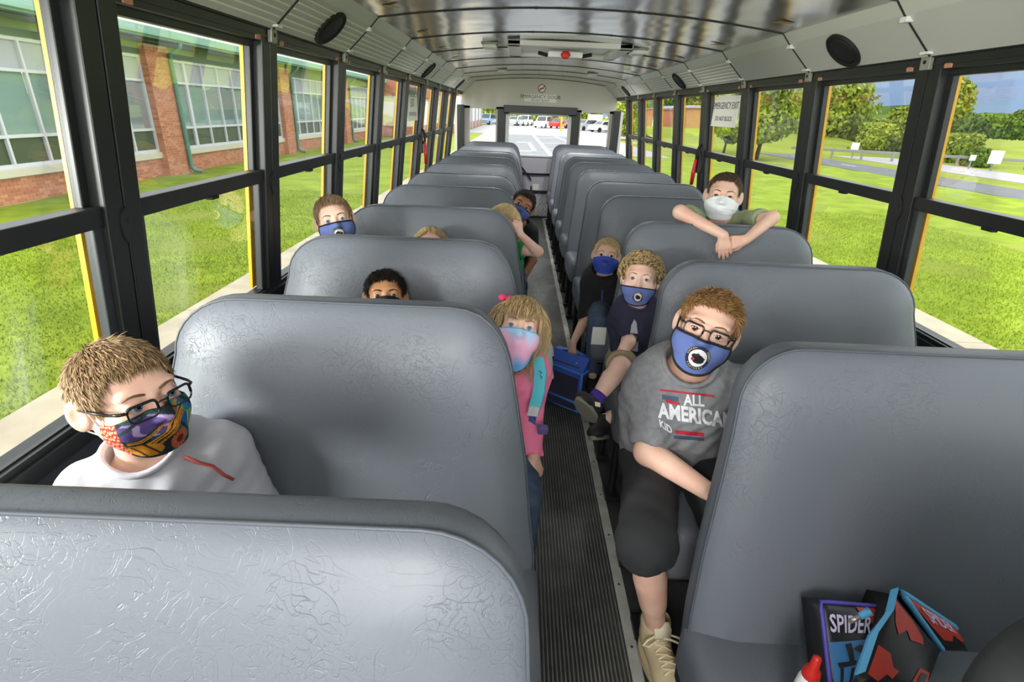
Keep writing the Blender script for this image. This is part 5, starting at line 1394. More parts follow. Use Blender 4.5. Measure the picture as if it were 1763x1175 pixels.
for u, v in ((318, 787), (345, 798), (366, 803), (385, 818), (402, 826)):
    q = P(u, v, y=.8); d = nz(q-CAM); hit = bs.ray_cast(Vector(CAM), Vector(d), 3); pts.append((np.array(hit[0]) if hit[0] is not None else q)-b-d*.002)
mb.tube(pts, .0035, 6); mb.build('red_seam', MATS['red_seam'], s1, None, True)
shorts(J, b, o, MATS['denim'])
# 2. dark-haired boy peeking over the second left seat
C = P(664, 511, y=1.60); h = Head(C, look(C, (0, 0, .05)), size=.82)
J = pose(C+V3(0, .05, -.15), (-.656, 1.55, .50), (-1, 0, 0), .95)
o, b = person('dark-haired boy peeking just his eyes over the second left seat', h, J, MATS['skin_olive'], .0042)
bv = finish(o, b, h, 'iris_brown', 'hair_black'); hair(h, o, b, MATS['hair_black'], 'short', 4200, .030, 3, .003, .0013, fringe=-.10, line=-.010)
Mask(h, bv, o, b, MATS['cloth_black'], top=.0, nt=31, nz=15); shirt(h, J, b, o, MATS['shirt_navy'], 1, .6, .008); shorts(J, b, o, MATS['denim'], vox=.009)
# 3. girl in a pink jacket leaning into the aisle
C = P(894, 562, y=1.43); h = Head(C, look(C, (.05, 0, .02)), roll=.17, size=.86)
J = pose(C+V3(-.005, .055, -.150), (-.30, 1.50, .52), (-1, -.1, 0), 1.0, half=.115, shL=P(916, 648, y=1.47), elL=P(911, 712, y=1.42), wrL=P(919, 784, y=1.32), shR=V3(-.33, 1.47, .76))
o, b = person('girl in a pink jacket and tie-dye mask leaning into the aisle', h, J, MATS['skin_fair'], .0038, handkw={'L': dict(D=V3(.25, -.35, -.9), N=V3(.75, -.6, .2), curl=(.35, .6, .5), side=-1)})
bv = finish(o, b, h, 'iris_blue', 'hair_darkblond'); hair(h, o, b, MATS['hair_darkblond'], 'long', 5200, .150, 4, .004, .0012)
def tiedye(u, v):
    L = lambda *r: np.array(lin(r)[:3]); t = np.clip((1-v)*1.0+.10*np.sin(u*4+v*5)+.06*np.sin(u*11), 0, 1)[:, None]
    a, m, e = L(168, 206, 236), L(242, 182, 214), L(104, 172, 232)
    return np.where(t < .3, a+(m-a)*t/.3, np.where(t < .68, m, m+(e-m)*(t-.68)/.32))
mk3 = Mask(h, bv, o, b, MATS['printed_cloth'], top=-.010, topside=-.020, bot=-.150, botside=-.074, th=1.15, nt=81, nz=41, col=tiedye, off=.006, tent=.02, sm=25); mk3.trim(mat('sky_edge', (120, 180, 226), .8), .0018)
mb = MB(); c_ = h.w(.062, -.01, .085)-b
for q in (-1, 1): mb.lathe([(.002, -.008), (.010, -.006), (.011, .006), (.002, .008)], 10, lambda p, q=q: tuple(c_+h.R@V3(q*.012+p[0]*1.1, p[2], p[1])))
mb.lathe([(.002, -.008), (.008, 0), (.002, .008)], 8, lambda p: tuple(c_+h.R@V3(*p))); mb.build('hair_bow', MATS['pink_bow'], o, None, True)
shirt(h, J, b, o, MATS['jacket_pink'], 1.0, 1.93, .0055, 'jacket', collar=MATS['jacket_pink'], wrinkle=.003); shorts(J, b, o, MATS['denim'], vox=.008, full=True)
# 4. boy at the left window in the fourth row
C = P(576, 379, y=2.12); h = Head(C, look(C, (.02, 0, .02)), roll=-.17, size=.92)
J = pose(C+V3(.01, .05, -.155), (-.92, 2.17, .56), (-1, 0, 0), 1.0, half=.125)
o, b = person('smiling-eyed boy in a blue emblem mask at the left window behind the third seat', h, J, MATS['skin_fair'], .004)
bv = finish(o, b, h, 'iris_blue', 'hair_lightbrown'); hair(h, o, b, MATS['hair_lightbrown'], 'short', 4200, .024, 5, .003, .0012, fringe=-.05, line=-.012)
m_ = Mask(h, bv, o, b, MATS['cloth_blue'], top=-.012, topside=-.016); m_.trim(MATS['black_trim'], .0036); m_.loops(MATS['black_trim'], .0022); panther_badge(m_, .002, -.060)
shirt(h, J, b, o, MATS['shirt_navy'], 1, .6, .008); shorts(J, b, o, MATS['denim'], vox=.009)
# 5. brown-haired child, only the crown shows
C = P(742, 427, y=2.18); h = Head(C, look(C, (0, 0, .22)), size=.86)
J = pose(C+V3(0, .05, -.15), (-.60, 2.2, .52), (-1, 0, 0), .92)
o, b = person('child with parted light brown hair, only the crown above the third left seat', h, J, MATS['skin_fair'], .0045)
bv = finish(o, b, h, 'iris_brown', 'hair_darkblond'); hair(h, o, b, MATS['hair_darkblond'], 'long', 3000, .12, 6, .003, .0014, bangs=False, line=-.012)
Mask(h, bv, o, b, MATS['cloth_blue'], nt=31, nz=15); shirt(h, J, b, o, MATS['shirt_sage'], 1, .6, .008); shorts(J, b, o, MATS['denim'], vox=.009)
# 6. blonde girl in green holding the seat edge
C = P(866, 384, y=2.64); h = Head(C, look(C, (-.25, 0, 0)), roll=.2, size=.9)
J = pose(C+V3(0, .05, -.15), (-.36, 2.68, .52), (-1, 0, 0), .95, shL=P(886, 428, y=2.66), elL=P(926, 434, y=2.60), wrL=P(896, 404, y=2.54))
o, b = person('blonde girl in a green shirt with her hand at the seat edge', h, J, MATS['skin_pale'], .004, handkw={'L': dict(D=V3(-.28, -.12, .9), N=V3(.35, -.9, .0), curl=(.5, .7, .6), side=-1, s=.78)})
bv = finish(o, b, h, 'iris_blue', 'hair_blond'); hair(h, o, b, MATS['hair_white_blond'], 'long', 3600, .13, 7, .004, .0013)
Mask(h, bv, o, b, MATS['cloth_blue'], nt=31, nz=15); shirt(h, J, b, o, MATS['shirt_green'], 1, .32, .006); shorts(J, b, o, MATS['denim'], vox=.009)
# 7. boy in black leaning out of the sixth left row
C = P(899, 354, y=3.32); h = Head(C, look(C, (.05, 0, 0)), roll=.5, size=.94)
J = pose(C+V3(.0, .05, -.150), (-.30, 3.38, .52), (-1, 0, 0), .98, half=.12, shL=P(913, 402, y=3.34), elL=P(917, 448, y=3.32), wrL=P(903, 478, y=3.26))
o, b = person('dark-haired boy in a black shirt and blue mask leaning into the aisle', h, J, MATS['skin_brown'], .0042)
bv = finish(o, b, h, 'iris_brown', 'hair_black'); hair(h, o, b, MATS['hair_black'], 'short', 2600, .018, 8, .004, .0016)
m_ = Mask(h, bv, o, b, MATS['cloth_blue'], top=-.010); m_.trim(MATS['black_trim'])
shirt(h, J, b, o, MATS['cloth_black'], 1, .75, .006); shorts(J, b, o, MATS['denim'], vox=.009)
# 8. boy in the white mask folding his arms over the third right seat
C = P(1245, 337, y=2.46); h = Head(C, look(C, (.0, 0, .0)), roll=.03, size=.96, open_=.45)
zt = 1.085
J = pose(C+V3(0, .055, -.160), (.67, 2.58, .64), (-1, 0, 0), 1.04, half=.12, shR=P(1206, 383, y=2.50), shL=P(1284, 383, y=2.50), elR=V3(.452, 2.29, 1.112), elL=V3(.842, 2.28, 1.105), wrR=V3(.600, 2.150, 1.050), wrL=V3(.700, 2.155, 1.035),
         knR=V3(.60, 2.44, .50), knL=V3(.74, 2.44, .50), anR=V3(.60, 2.72, .50), anL=V3(.74, 2.72, .50), toeR=V3(.60, 2.80, .48), toeL=V3(.74, 2.80, .48)); J['footup'] = (0, .3, -1)
o, b = person('boy in a white mask and sage shirt resting folded arms on a seat top', h, J, MATS['skin_fair'], .0036,
              handkw={'R': dict(D=V3(.22, -.20, -.95), N=V3(-.25, -.95, .10), curl=(.12, .25, .2), side=1, s=.88), 'L': dict(D=V3(-.93, -.10, -.22), N=V3(-.15, -.92, .45), curl=(.30, .55, .40), side=-1, s=.92)})
bv = finish(o, b, h, 'iris_brown', 'hair_brown'); hair(h, o, b, MATS['hair_darkbrown'], 'short', 4200, .016, 9, .003, .0012, line=-.010, fringe=.1)
m_ = Mask(h, bv, o, b, MATS['mask_white'], top=.0, topside=-.026, bot=-.112, botside=-.085, th=1.05, pleat=.0022, off=.007, tent=.022, nt=61, nz=61, sm=24); m_.loops(MATS['white_elastic'])
shirt(h, J, b, o, MATS['shirt_sage'], .98, .62, .005, collar=MATS['shirt_sage'], wrinkle=.003); shorts(J, b, o, MATS['denim'], vox=.009)
# 9. blond boy in a black cardigan, right hand on the lunch box, left hand on the seat in front
C = P(1044, 440, y=2.76); h = Head(C, look(C, (0, 0, .02)), roll=.05, size=.88, open_=.6)
hb = P(989, 607, y=2.47)
J = pose(C+V3(.005, .055, -.150), (.30, 2.80, .52), (-1, .1, 0), 1.0, half=.118, shR=P(1016, 492, y=2.78), elR=P(1006, 552, y=2.70), wrR=P(987, 590, y=2.53), elL=V3(.44, 2.46, .84), wrL=V3(.415, 2.375, 1.005), shL=V3(.345, 2.79, .66))
o, b = person('small blond boy in a black cardigan holding a blue lunch box', h, J, MATS['skin_fair'], .0042, handkw={'R': dict(D=V3(-.05, -.12, -.95), N=V3(-.5, -.75, .1), curl=(.6, .9, .7), side=1, s=.8), 'L': dict(D=V3(.0, -.55, .80), N=V3(0, .8, .5), curl=(.75, .5, .3), side=1, s=.8)})
bv = finish(o, b, h, 'iris_brown', 'hair_blond'); hair(h, o, b, MATS['hair_white_blond'], 'short', 3000, .018, 10, .003, .0014, line=-.003)
m_ = Mask(h, bv, o, b, MATS['cloth_royal'], top=-.008, nt=45, nz=25); m_.trim(mat('royal_edge', (60, 110, 210), .7), .002)
s9 = shirt(h, J, b, o, MATS['cloth_black'], 1.02, 1.12, .0055, 'cardigan', collar=MATS['cloth_black'])
mb = MB(); bs = bvh_of(s9); pts = []
for u, v in ((1037, 500), (1036, 530), (1034, 555), (1030, 566)):
    q = P(u, v, y=2.7); d = nz(q-CAM); hit = bs.ray_cast(Vector(CAM), Vector(d), 4); pts.append((np.array(hit[0]) if hit[0] is not None else q)-b-d*.004)
mb.ribbon(pts, (1, 0, 0), .008, .002); lan = mb.build('lanyard', mat('lanyard_blue', (70, 80, 130), .8), o)
c_ = P(1031, 578, y=2.42)-b; MB().bbox(tuple(c_+V3(-.035, -.002, -.05)), tuple(c_+V3(.035, .001, .045)), .002).build('badge_card', MATS['sign_white'], lan)
shorts(J, b, o, MATS['denim'], vox=.007, full=True)
# 10. curly-haired toddler, one leg out in the aisle
C = P(1102, 481, y=2.0); h = Head(C, look(C, (-.04, 0, .03)), roll=.02, size=.86)
J = pose(C+V3(.01, .05, -.135), (.30, 2.04, .52), (-1, .12, 0), .92, half=.115, knR=P(1068, 632, y=1.80), anR=P(1024, 690, y=1.72), toeR=P(1000, 712, y=1.63), elR=P(1082, 588, y=1.93), wrR=P(1050, 648, y=1.88), shR=P(1080, 545, y=2.02), knL=V3(.34, 1.78, .50), anL=V3(.13, 1.80, .36), toeL=V3(.09, 1.70, .33))
o, b = person('curly-haired toddler in a navy shirt with one leg hanging into the aisle', h, J, MATS['skin_pale'], .0038, 1.02)
bv = finish(o, b, h, 'iris_blue', 'hair_blond'); hair(h, o, b, MATS['hair_darkblond'], 'curly', 1100, .06, 11, .008, .0034, hh=.005, line=-.004)
m_ = Mask(h, bv, o, b, MATS['cloth_blue'], top=-.040, topside=-.034, bot=-.122, botside=-.075, off=.006, tent=.008, sm=16); m_.trim(MATS['black_trim'], .003); m_.loops(MATS['black_trim']); panther_badge(m_, .008, -.082, .85)
s10 = shirt(h, J, b, o, MATS['shirt_navy'], 1.0, .75, .005, collar=MATS['shirt_navy']); bs = bvh_of(s10)
def cloth_print(nm, m, poly, par, bs, b, y):
    v2, f = subdiv(poly, [tuple(range(len(poly)))], 6); v = []
    for u, w_ in v2:
        q = P(u, w_, y=y); d = nz(q-CAM); hit = bs.ray_cast(Vector(CAM), Vector(d), 5); v.append((np.array(hit[0]) if hit[0] is not None else q)-b-d*.0018)
    return mk(nm, v, f, MATS[m], par, None, False)
cloth_print('shirt_print', 'panel_grey', [(1085, 574), (1087, 560), (1092, 550), (1096, 556), (1098, 575)], s10, bs, b, 1.95)
cloth_print('shirt_print', 'khaki', [(1083, 577), (1097, 579), (1093, 600), (1081, 606)], s10, bs, b, 1.95)
cloth_print('shirt_print', 'panel_grey', [(1088, 594), (1099, 588), (1098, 606), (1087, 604)], s10, bs, b, 1.95)
shorts(J, b, o, MATS['khaki'], .8, vox=.006, feet=False)
mb = MB(); d_ = nz(J['knR']-J['anR']); mb.tube([J['anR']-b-d_*.01, J['anR']+d_*.035-b], [.033, .030], 14); mb.build('sock', MATS['purple_sock'], o, None, True)
sh_ = shoe(J['anR']-V3(0, 0, .004), J['toeR'], b, o, MATS['shoe_black'], MATS['grey_sole'], .78, nz(V3(.35, .75, .55)), None, None); mb = MB()
shoe(J['anL'], J['toeL'], b, o, MATS['shoe_black'], MATS['grey_sole'], .78, nz(V3(0, .45, .85)))
cp = np.array(J['anR'])
mb.ribbon([cp-b+V3(-.035, -.03, .012), cp-b+V3(-.02, -.055, .02), cp-b+V3(.012, -.052, .012)], (0, .5, .8), .016, .004); mb.build('shoe_strap', MATS['cream'], sh_)
# 11. boy with glasses in the grey shirt on the second right seat
C = P(1217, 566, y=1.27); h = Head(C, look(C, (.02, 0, -.10)), roll=.22, size=.96, open_=.42)
J = pose(C+V3(-.020, .075, -.160), (.26, 1.36, .54), (-1, .05, 0), 1.14, half=.145, shR=P(1136, 668, y=1.33), elR=P(1116, 778, y=1.22), wrR=P(1212, 842, y=1.10), shL=V3(.42, 1.30, .80), elL=V3(.48, 1.22, .60), wrL=V3(.36, 1.12, .56),
         knR=P(1113, 935, y=1.00), anR=P(1129, 1083, z=.13), toeR=P(1146, 1178, z=.05), hipR=V3(.20, 1.33, .53))
o, b = person('boy with glasses, emblem mask and grey ALL AMERICAN KID shirt', h, J, MATS['skin_fair'], .0034, 1.2)
bv = finish(o, b, h, 'iris_brown', 'hair_ginger', gaze=CAM+V3(0, 0, -.3)); hair(h, o, b, MATS['hair_ginger'], 'spiky', 5600, .026, 12, .003, .0011, line=-.005)
m_ = Mask(h, bv, o, b, MATS['cloth_blue'], top=-.022, topside=-.016, bot=-.120, botside=-.062, off=.006, tent=.012, nt=81, nz=41, sm=16); m_.trim(MATS['black_trim'], .0040); m_.loops(MATS['black_trim'], .0028); panther_badge(m_, .006, -.071, 1.16)
glasses(h, o, b, MATS['frame_black'])
s11 = shirt(h, J, b, o, MATS['shirt_grey'], 1.09, .78, .0048, belly=1.12, collar=MATS['shirt_grey'], neck_r=.060, wrinkle=.003); bs = bvh_of(s11)
def shirt_text(nm, m, vf, u0, v0, s, rot, sx):
    v2, f = subdiv(vf[0], vf[1], .12); c, sn = math.cos(rot), math.sin(rot); v = []
    for a, q in v2:
        x, y_ = u0+s*(a*sx*c-q*sn*.3), v0-s*(q*c-a*sx*sn); p = P(x, y_, y=1.2); d = nz(p-CAM); hit = bs.ray_cast(Vector(CAM), Vector(d), 4)
        v.append((np.array(hit[0]) if hit[0] is not None else p)-b-d*.002)
    return mk(nm, v, f, MATS[m], s11, None, False)
RT = .148
shirt_text('lettering', 'white_print', text_mesh('ALL', 1, 0, 'CENTER', 3, .03), 1195, 691, 26, .06, .82)
shirt_text('lettering', 'white_print', text_mesh('AMERICAN', 1, 0, 'LEFT', 3, .04), 1134, 708, 36, RT, .74)
shirt_text('lettering', 'white_print', text_mesh('KID', 1, 0, 'LEFT', 3, .03), 1135, 729, 22, .55, .72)
for (x0, y0, x1, y1, hgt, cm) in ((1136, 670, 1230, 681, 3.5, 'red_print'), (1146, 687, 1170, 694, 5.5, 'red_print'), (1163, 741, 1212, 746, 6.5, 'red_print'), (1140, 680, 1168, 684, 8, 'denim'), (1160, 750, 1212, 754, 6, 'denim')):
    n_ = 12; vv = [(x0+(x1-x0)*i/n_, y0+(y1-y0)*i/n_+q) for q in (0, hgt) for i in range(n_+1)]; f = [(i, i+1, n_+2+i, n_+1+i) for i in range(n_)]
    v = []
    for x, y_ in vv:
        p = P(x, y_, y=1.2); d = nz(p-CAM); hit = bs.ray_cast(Vector(CAM), Vector(d), 4); v.append((np.array(hit[0]) if hit[0] is not None else p)-b-d*.0015)
    mk('shirt_stripe', v, f, MATS[cm], s11, None, False)
shorts(J, b, o, MATS['shorts_black'], 1.0, 1.06, .005, drop=.05, feet=False)
shoe(J['anL'], J['toeL'], b, o, MATS['tan_suede'], MATS['tan_sole'], 1.0, (0, .12, 1), vox=.006)
shoe(J['anR'], J['toeR'], b, o, MATS['tan_suede'], MATS['tan_sole'], 1.08, (0, .12, 1), MATS['tan_lace'], MATS['cream'], True, .0035)
# ------------------------------------------------------------------ bags and small things
# blue lunch box held by the blond boy
c0 = P(995, 713, z=.005); xd = nz(P(940, 690, z=.005)-c0); yd = nz(np.array([-xd[1], xd[0], 0])*-1)
if yd[1] < 0: yd = -yd
t = empty('lunch_box', tuple(c0)); tag(t, 'soft blue lunch box with mesh panels standing in the aisle', 'lunch box')
Wl, Dl, Hl = .215, .16, .235
def TL(p): return tuple(xd*p[0]+yd*p[1]+np.array([0, 0, 1.])*p[2])
mat('lunch_blue', (72, 112, 224), .6, bump=.2, bscale=80); mat('lunch_edge', (84, 156, 246), .5); mat('lunch_mesh', (72, 70, 92), .7, bump=.4, bscale=500)
mb = MB(); mb.bbox((0, 0, 0), (Wl, Dl, Hl), .012, TL); mb.prism([(0, 0), (Dl, 0), (Dl*.5+.02, .075), (Dl*.5-.02, .075)], .0, Wl, lambda p: TL((p[2], p[0], Hl-.005+p[1]))); mb.build('body', MATS['lunch_blue'], t)
MB().bbox((.018, -.004, .070), (Wl-.018, .0, Hl-.03), .001, TL).build('front_pocket', MATS['lunch_mesh'], t); MB().bbox((.018, -.004, .012), (Wl-.018, .0, .050), .001, TL).build('lower_pocket', MATS['lunch_mesh'], t)
MB().bbox((-.004, .018, .02), (.0, Dl-.018, Hl-.02), .001, TL).build('side_panel', MATS['lunch_mesh'], t)
mb = MB(); mb.prism([(.03, .014), (Dl*.45, .064), (Dl*.45, .066), (.03, .018)], .03, Wl-.03, lambda p: TL((p[2], p[0]-.012, Hl+p[1]))); mb.build('lid_panel', MATS['lunch_mesh'], t)
mb = MB()
for a, q in (((0, 0, .01), (0, 0, Hl)), ((Wl, 0, .01), (Wl, 0, Hl)), ((0, Dl, .01), (0, Dl, Hl)), ((0, 0, .01), (Wl, 0, .01)), ((0, 0, .01), (0, Dl, .01)), ((0, 0, Hl), (Wl, 0, Hl)), ((0, 0, Hl), (0, Dl, Hl)), ((0, 0, .058), (Wl, 0, .058))): mb.tube([TL(a), TL(q)], .006, 6)
mb.build('edging', MATS['lunch_edge'], t, None, True)
mb = MB(); mb.ribbon([TL((.035, Dl*.25, Hl+.02)), TL((.05, Dl*.45, Hl+.075)), TL((Wl/2, Dl*.5, Hl+.085)), TL((Wl-.05, Dl*.45, Hl+.075)), TL((Wl-.035, Dl*.25, Hl+.02))], TL((0, 1, .0)), .022, .003); mb.build('handle', MATS['lunch_edge'], t)
v, f = fan([(-.014, -.008), (.0, .010), (.006, .002), (.009, .006), (.016, -.008)]); mk('logo', [TL((.055+p[0], .032, Hl+.034+p[1]*1.0)) for p in v], f, MATS['white_print'], t)
# backpack on the girl in pink
cb = P(925, 655, y=1.50); t = empty('backpack', (cb[0]-.06, 1.56, .50)); tag(t, 'backpack with aqua straps worn by the girl in the pink jacket', 'backpack'); L = np.array(t.location)
mat('strap_aqua', (86, 190, 206), .7, bump=.2, bscale=90); mat('web_blue', (66, 92, 150), .7); mat('bag_white', (204, 206, 206), .7); mat('buckle_purple', (92, 84, 140), .4)
MB().bbox((-.13, .03, .02), (.085, .13, .32), .04).build('body', MATS['strap_aqua'], t, None, True)
st = [P(908, 622, y=1.49), P(926, 617, y=1.42), P(931, 640, y=1.392), P(928, 675, y=1.372), P(920, 705, y=1.36)]
sd = [(.8, .3, .1)]*5
mb = MB(); mb.ribbon([p-L for p in st], (.9, -.35, .12), .036, .010); mb.build('strap', MATS['strap_aqua'], t)
mb = MB(); mb.ribbon([P(921, 700, y=1.355)-L, P(917, 716, y=1.352)-L], (.9, -.35, .12), .032, .010); mb.build('reflective_tab', MATS['bag_white'], t)
mb = MB(); mb.ribbon([P(919, 706, y=1.356)-L, P(915, 735, y=1.37)-L, P(907, 752, y=1.42)-L], (.9, -.35, .12), .022, .004); mb.ribbon([P(917, 722, y=1.36)-L, P(926, 735, y=1.345)-L, P(934, 741, y=1.34)-L], (.5, .1, -.8), .018, .004); mb.build('webbing', MATS['web_blue'], t)
c = P(933, 739, y=1.338)-L; MB().bbox(tuple(c-.013), tuple(c+V3(.018, .008, .012)), .004).build('buckle', MATS['buckle_purple'], t)
mb = MB()
for q in range(4): a = P(930+q*1.2, 640+q*8, y=1.385); mb.tube([a-L+V3(-.004, -.006, .004), a-L+V3(.004, -.006, .0), a-L+V3(.0, -.006, -.006)], .0012, 4)
mb.build('strap_print', MATS['navy_print'], t)
# white striped trainer poking into the aisle behind her
cs = P(946, 612, y=1.95); t = empty('trainer_shoe', (cs[0], 1.95, cs[2]-.06)); tag(t, 'white trainer with black stripes poking into the aisle beside the pink girl', 'shoe')
def TS2(p): return (p[0]*.95, p[1], p[2])
V, Q = grow([('e', V3(-.02, 0, .045), (.036, .06, .040), None, .02), ('e', V3(-.02, .0, .085), (.032, .045, .045), None, .03), ('e', V3(-.02, -.055, .030), (.032, .045, .028), None, .02)], .004, cuts=[(V3(0, 0, .01), V3(0, 0, -1))]); mk('upper', V, Q, MATS['bag_white'], t)
for i in range(3): MB().bbox((.006, -.035+i*.018, .035), (.016, -.027+i*.018, .070), .002).build('stripe', MATS['black_print'], t)
MB().bbox((-.056, -.10, .0), (.016, .055, .014), .006).build('sole', MATS['bag_white'], t)
# hidden child's leg would carry the trainer: a short sock and shin behind the seat
mb = MB(); mb.tube([(-.02, .0, .08), (-.06, .02, .16), (-.16, .06, .20)], [.03, .032, .04], 12); mb.build('sock', MATS['denim'], t, None, True)
# lunch bag on the first right seat
zs = .47; LB = V3(.57, .70, zs); t = empty('lunch_bag', tuple(LB)); tag(t, 'red, blue and black superhero lunch bag lettered SPIDER on the first right seat', 'lunch bag')
t['label'] = 'red, blue and black lunch bag lettered SPIDER lying on the first right seat'
mat('bag_black', (26, 28, 30), .45, bump=.2, bscale=60); mat('bag_red', (186, 52, 38), .5); mat('bag_cyan', (96, 178, 226), .5); mat('bag_violet', (80, 72, 168), .5); mat('bag_blue', (58, 116, 170), .5); mat('bag_letter', (206, 196, 226), .5); mat('zip_metal', (196, 190, 180), .3, .7)
def quad3(a, b_, c, d): return lambda s_, q: (a*(1-s_)+b_*s_)*(1-q)+(d*(1-s_)+c*s_)*q
# the two faces of the bag, from the photo's corners set on real depths
A = [P(1413, 1036, y=.735), P(1528, 1046, y=.755), P(1480, 1172, y=.645), P(1430, 1184, y=.64)]
B = [P(1538, 1024, y=.75), P(1618, 1122, y=.70), P(1592, 1192, y=.62), P(1478, 1182, y=.63)]
Cc_ = [P(1550, 1018, y=.765), P(1643, 1080, y=.755), P(1668, 1122, y=.73), P(1622, 1120, y=.71)]
def face(nm, c4, th, m):
    cen = sum(c4)/4; nn = nz(np.cross(c4[1]-c4[0], c4[3]-c4[0])); nn = nn if nn@(CAM-cen) > 0 else -nn
    g = quad3(*c4); mb = MB(); N = 10; v = []; f = []
    for i in range(N+1):
        for j in range(N+1):
            s_, q = i/N, j/N; v.append(g(s_, q)+nn*(.009*math.sin(PI*s_)**.5*math.sin(PI*q)**.5)-LB)
    n0 = len(v)
    for i in range(N+1):
        for j in range(N+1): v.append(g(i/N, j/N)-nn*th-LB)
    for i in range(N):
        for j in range(N):
            a = i*(N+1)+j; f += [(a, a+1, a+N+2, a+N+1), (a+n0, a+N+1+n0, a+N+2+n0, a+1+n0)]
    bd = [i*(N+1) for i in range(N+1)]+[N*(N+1)+j for j in range(1, N+1)]+[i*(N+1)+N for i in range(N-1, -1, -1)]+[j for j in range(N-1, 0, -1)]
    for k in range(len(bd)): a, c = bd[k], bd[(k+1) % len(bd)]; f.append((a, c, c+n0, a+n0))
    o = mk(nm, v, f, MATS[m], t); return o, g, nn, [np.array(v[k]) for k in bd]
fa, ga, na, ea = face('side_panel', A, .05, 'bag_black'); fb2, gb, nb, eb2 = face('front_panel', B, .06, 'bag_black'); fc_, gc, nc, ec = face('top_flap', Cc_, .02, 'bag_black')
mb = MB(); mb.tube(ea, .0045, 6, closed=True); mb.build('piping', MATS['bag_violet'], fa, None, True)
mb = MB(); mb.tube(ec[30:]+ec[:12], .006, 6); mb.build('piping', MATS['bag_cyan'], fc_, None, True)
def flat(nm, m, poly, g, nn, par, off=.022, sz=.06):
    v2, f = subdiv(poly, [tuple(range(len(poly)))], sz)
    mk(nm, [g(a, q)+nn*(.009*max(0, math.sin(PI*min(max(a, 0), 1)))**.5*max(0, math.sin(PI*min(max(q, 0), 1)))**.5+off-.0205)-LB for a, q in v2], f, MATS[m], par, None, False)
def letters(st, x0, y0, sx, sy, g, nn, par, off=.0245, sk=0):
    v, f = text_mesh(st, 1, 0, 'LEFT', 2, .02); v2, f2 = subdiv(v, f, .15)
    mk('lettering', [g(x0+sx*a, y0-sy*q+sk*a)+nn*(.009*max(0, math.sin(PI*min(max(x0+sx*a, 0), 1)))**.5*max(0, math.sin(PI*min(max(y0-sy*q+sk*a, 0), 1)))**.5+off-.0205)-LB for a, q in v2], f2, MATS['bag_letter'], par, None, False)
flat('red_print', 'bag_red', [(.50, .03), (.98, .03), (.98, .24), (.86, .30), (.7, .16), (.55, .1)], ga, na, fa); letters('SPIDER', .06, .26, .225, .30, ga, na, fa)
flat('blue_print', 'bag_blue', [(.04, .48), (.75, .44), (.80, .98), (.08, .98)], ga, na, fa, .0215)
for poly in ([(.3, .5), (.42, .48), (.55, .72), (.46, .76)], [(.5, .55), (.62, .5), (.9, .6), (.88, .68)], [(.15, .72), (.6, .70), (.6, .76), (.2, .78)], [(.22, .78), (.3, .78), (.34, .98), (.25, .98)], [(.5, .8), (.58, .78), (.64, .98), (.54, .98)]): flat('dark_print', 'bag_black', poly, ga, na, fa, .0235)
flat('red_print', 'bag_red', [(.04, .10), (.96, .08), (.97, .62), (.80, .70), (.6, .58), (.45, .78), (.32, .62), (.2, .80), (.1, .55)], gc, nc, fc_)
letters('SPIDER', .16, .34, .190, .42, gc, nc, fc_)
flat('red_print', 'bag_red', [(.04, .03), (.40, .05), (.62, .12), (.66, .22), (.52, .20), (.44, .30), (.34, .22), (.24, .34), (.14, .24)], gb, nb, fb2)
flat('red_print', 'bag_red', [(.03, .55), (.22, .58), (.34, .72), (.44, .74), (.40, .86), (.30, .82), (.22, .92), (.04, .86)], gb, nb, fb2)
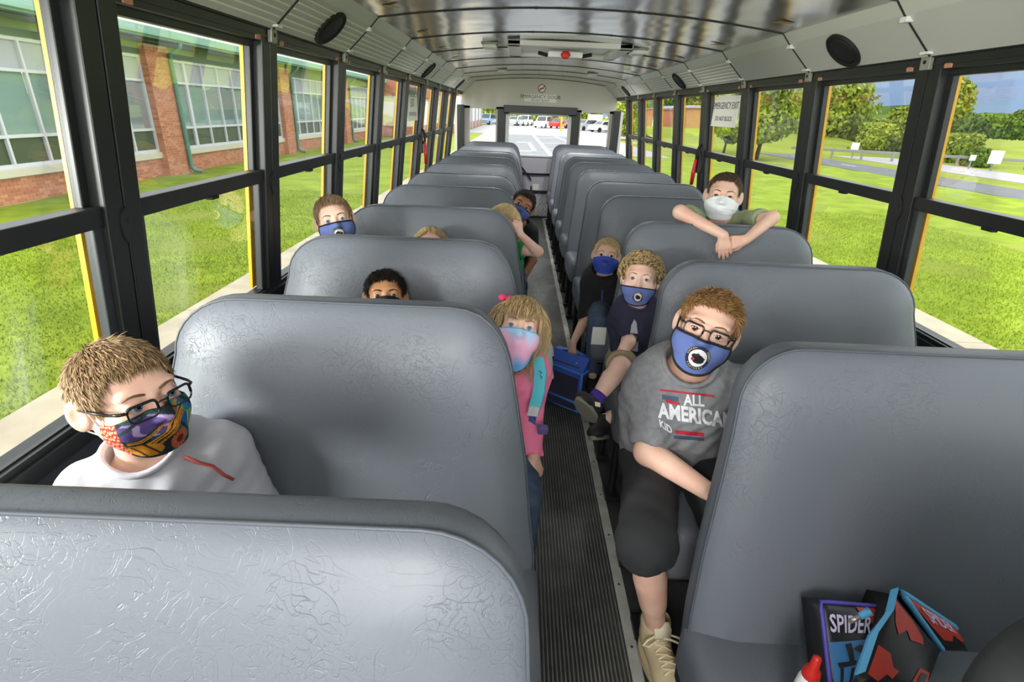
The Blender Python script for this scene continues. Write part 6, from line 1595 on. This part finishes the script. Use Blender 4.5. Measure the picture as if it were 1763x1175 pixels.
flat('red_badge', 'bag_red', [(.72, .58), (.92, .58), (.96, .8), (.82, .95), (.70, .82)], gb, nb, fb2); flat('badge_centre', 'bag_black', [(.77, .64), (.88, .64), (.89, .78), (.82, .86), (.76, .78)], gb, nb, fb2, .0235)
mb = MB(); s0 = P(1540, 1016, y=.745)-LB; s1_ = P(1503, 1092, y=.662)-LB; s2_ = P(1480, 1160, y=.61)-LB
mb.ribbon([s0, (s0+s1_)/2+V3(0, -.01, .01), s1_, s2_], (1, .3, .1), .020, .006); mb.build('edge_strap', MATS['bag_cyan'], t)
mb = MB(); z0 = P(1462, 1072, y=.68)-LB; z1 = P(1480, 1062, y=.68)-LB; mb.tube([z0, z1], .0045, 8); mb.build('zip_slider', MATS['zip_metal'], t, None, True)
mb = MB(); mb.tube([z1, P(1498, 1053, y=.683)-LB], [.006, .008], 8); mb.build('zip_pull', MATS['bag_cyan'], t, None, True)
# bottle left of it and the rounded cap below the frame edge
cb = P(1400, 1152, y=.60); t = empty('water_bottle', (cb[0], .60, .455)); t.scale = (.5, .5, .94); tag(t, 'white drinks bottle with red cap lying left of the lunch bag', 'bottle'); bz = cb[2]-.455
mb = MB(); mb.lathe([(.034, -.02), (.036, .0), (.036, bz-.035), (.034, bz-.018), (.026, bz-.006), (.02, bz)], 20, lambda p: p); mb.build('body', MATS['plastic_white'], t, None, True)
mb = MB(); mb.lathe([(.027, bz-.012), (.029, bz-.002), (.026, bz+.008), (.016, bz+.016), (.014, bz+.040), (.001, bz+.044)], 20, lambda p: p); mb.build('cap', MATS['hatch_red'], t, None, True)
mb = MB(); mb.lathe([(.0375, bz-.07), (.0375, bz-.04)], 20, lambda p: p); mb.build('label_band', MATS['panel_grey'], t, None, True)
# dark bag top showing behind the first right seat
cb = P(1362, 588, y=1.40); t = empty('dark_backpack', (cb[0], 1.40, .46)); tag(t, 'black backpack whose top shows behind the first right seat', 'backpack')
hz = cb[2]-.46-.005
V, Q = grow([('e', V3(0, 0, hz*.5), (.10, .075, hz*.5), None, .02), ('e', V3(0, -.04, hz*.35), (.09, .06, hz*.3), None, .03)], .008); mk('body', V, Q, MATS['bag_black'], t)
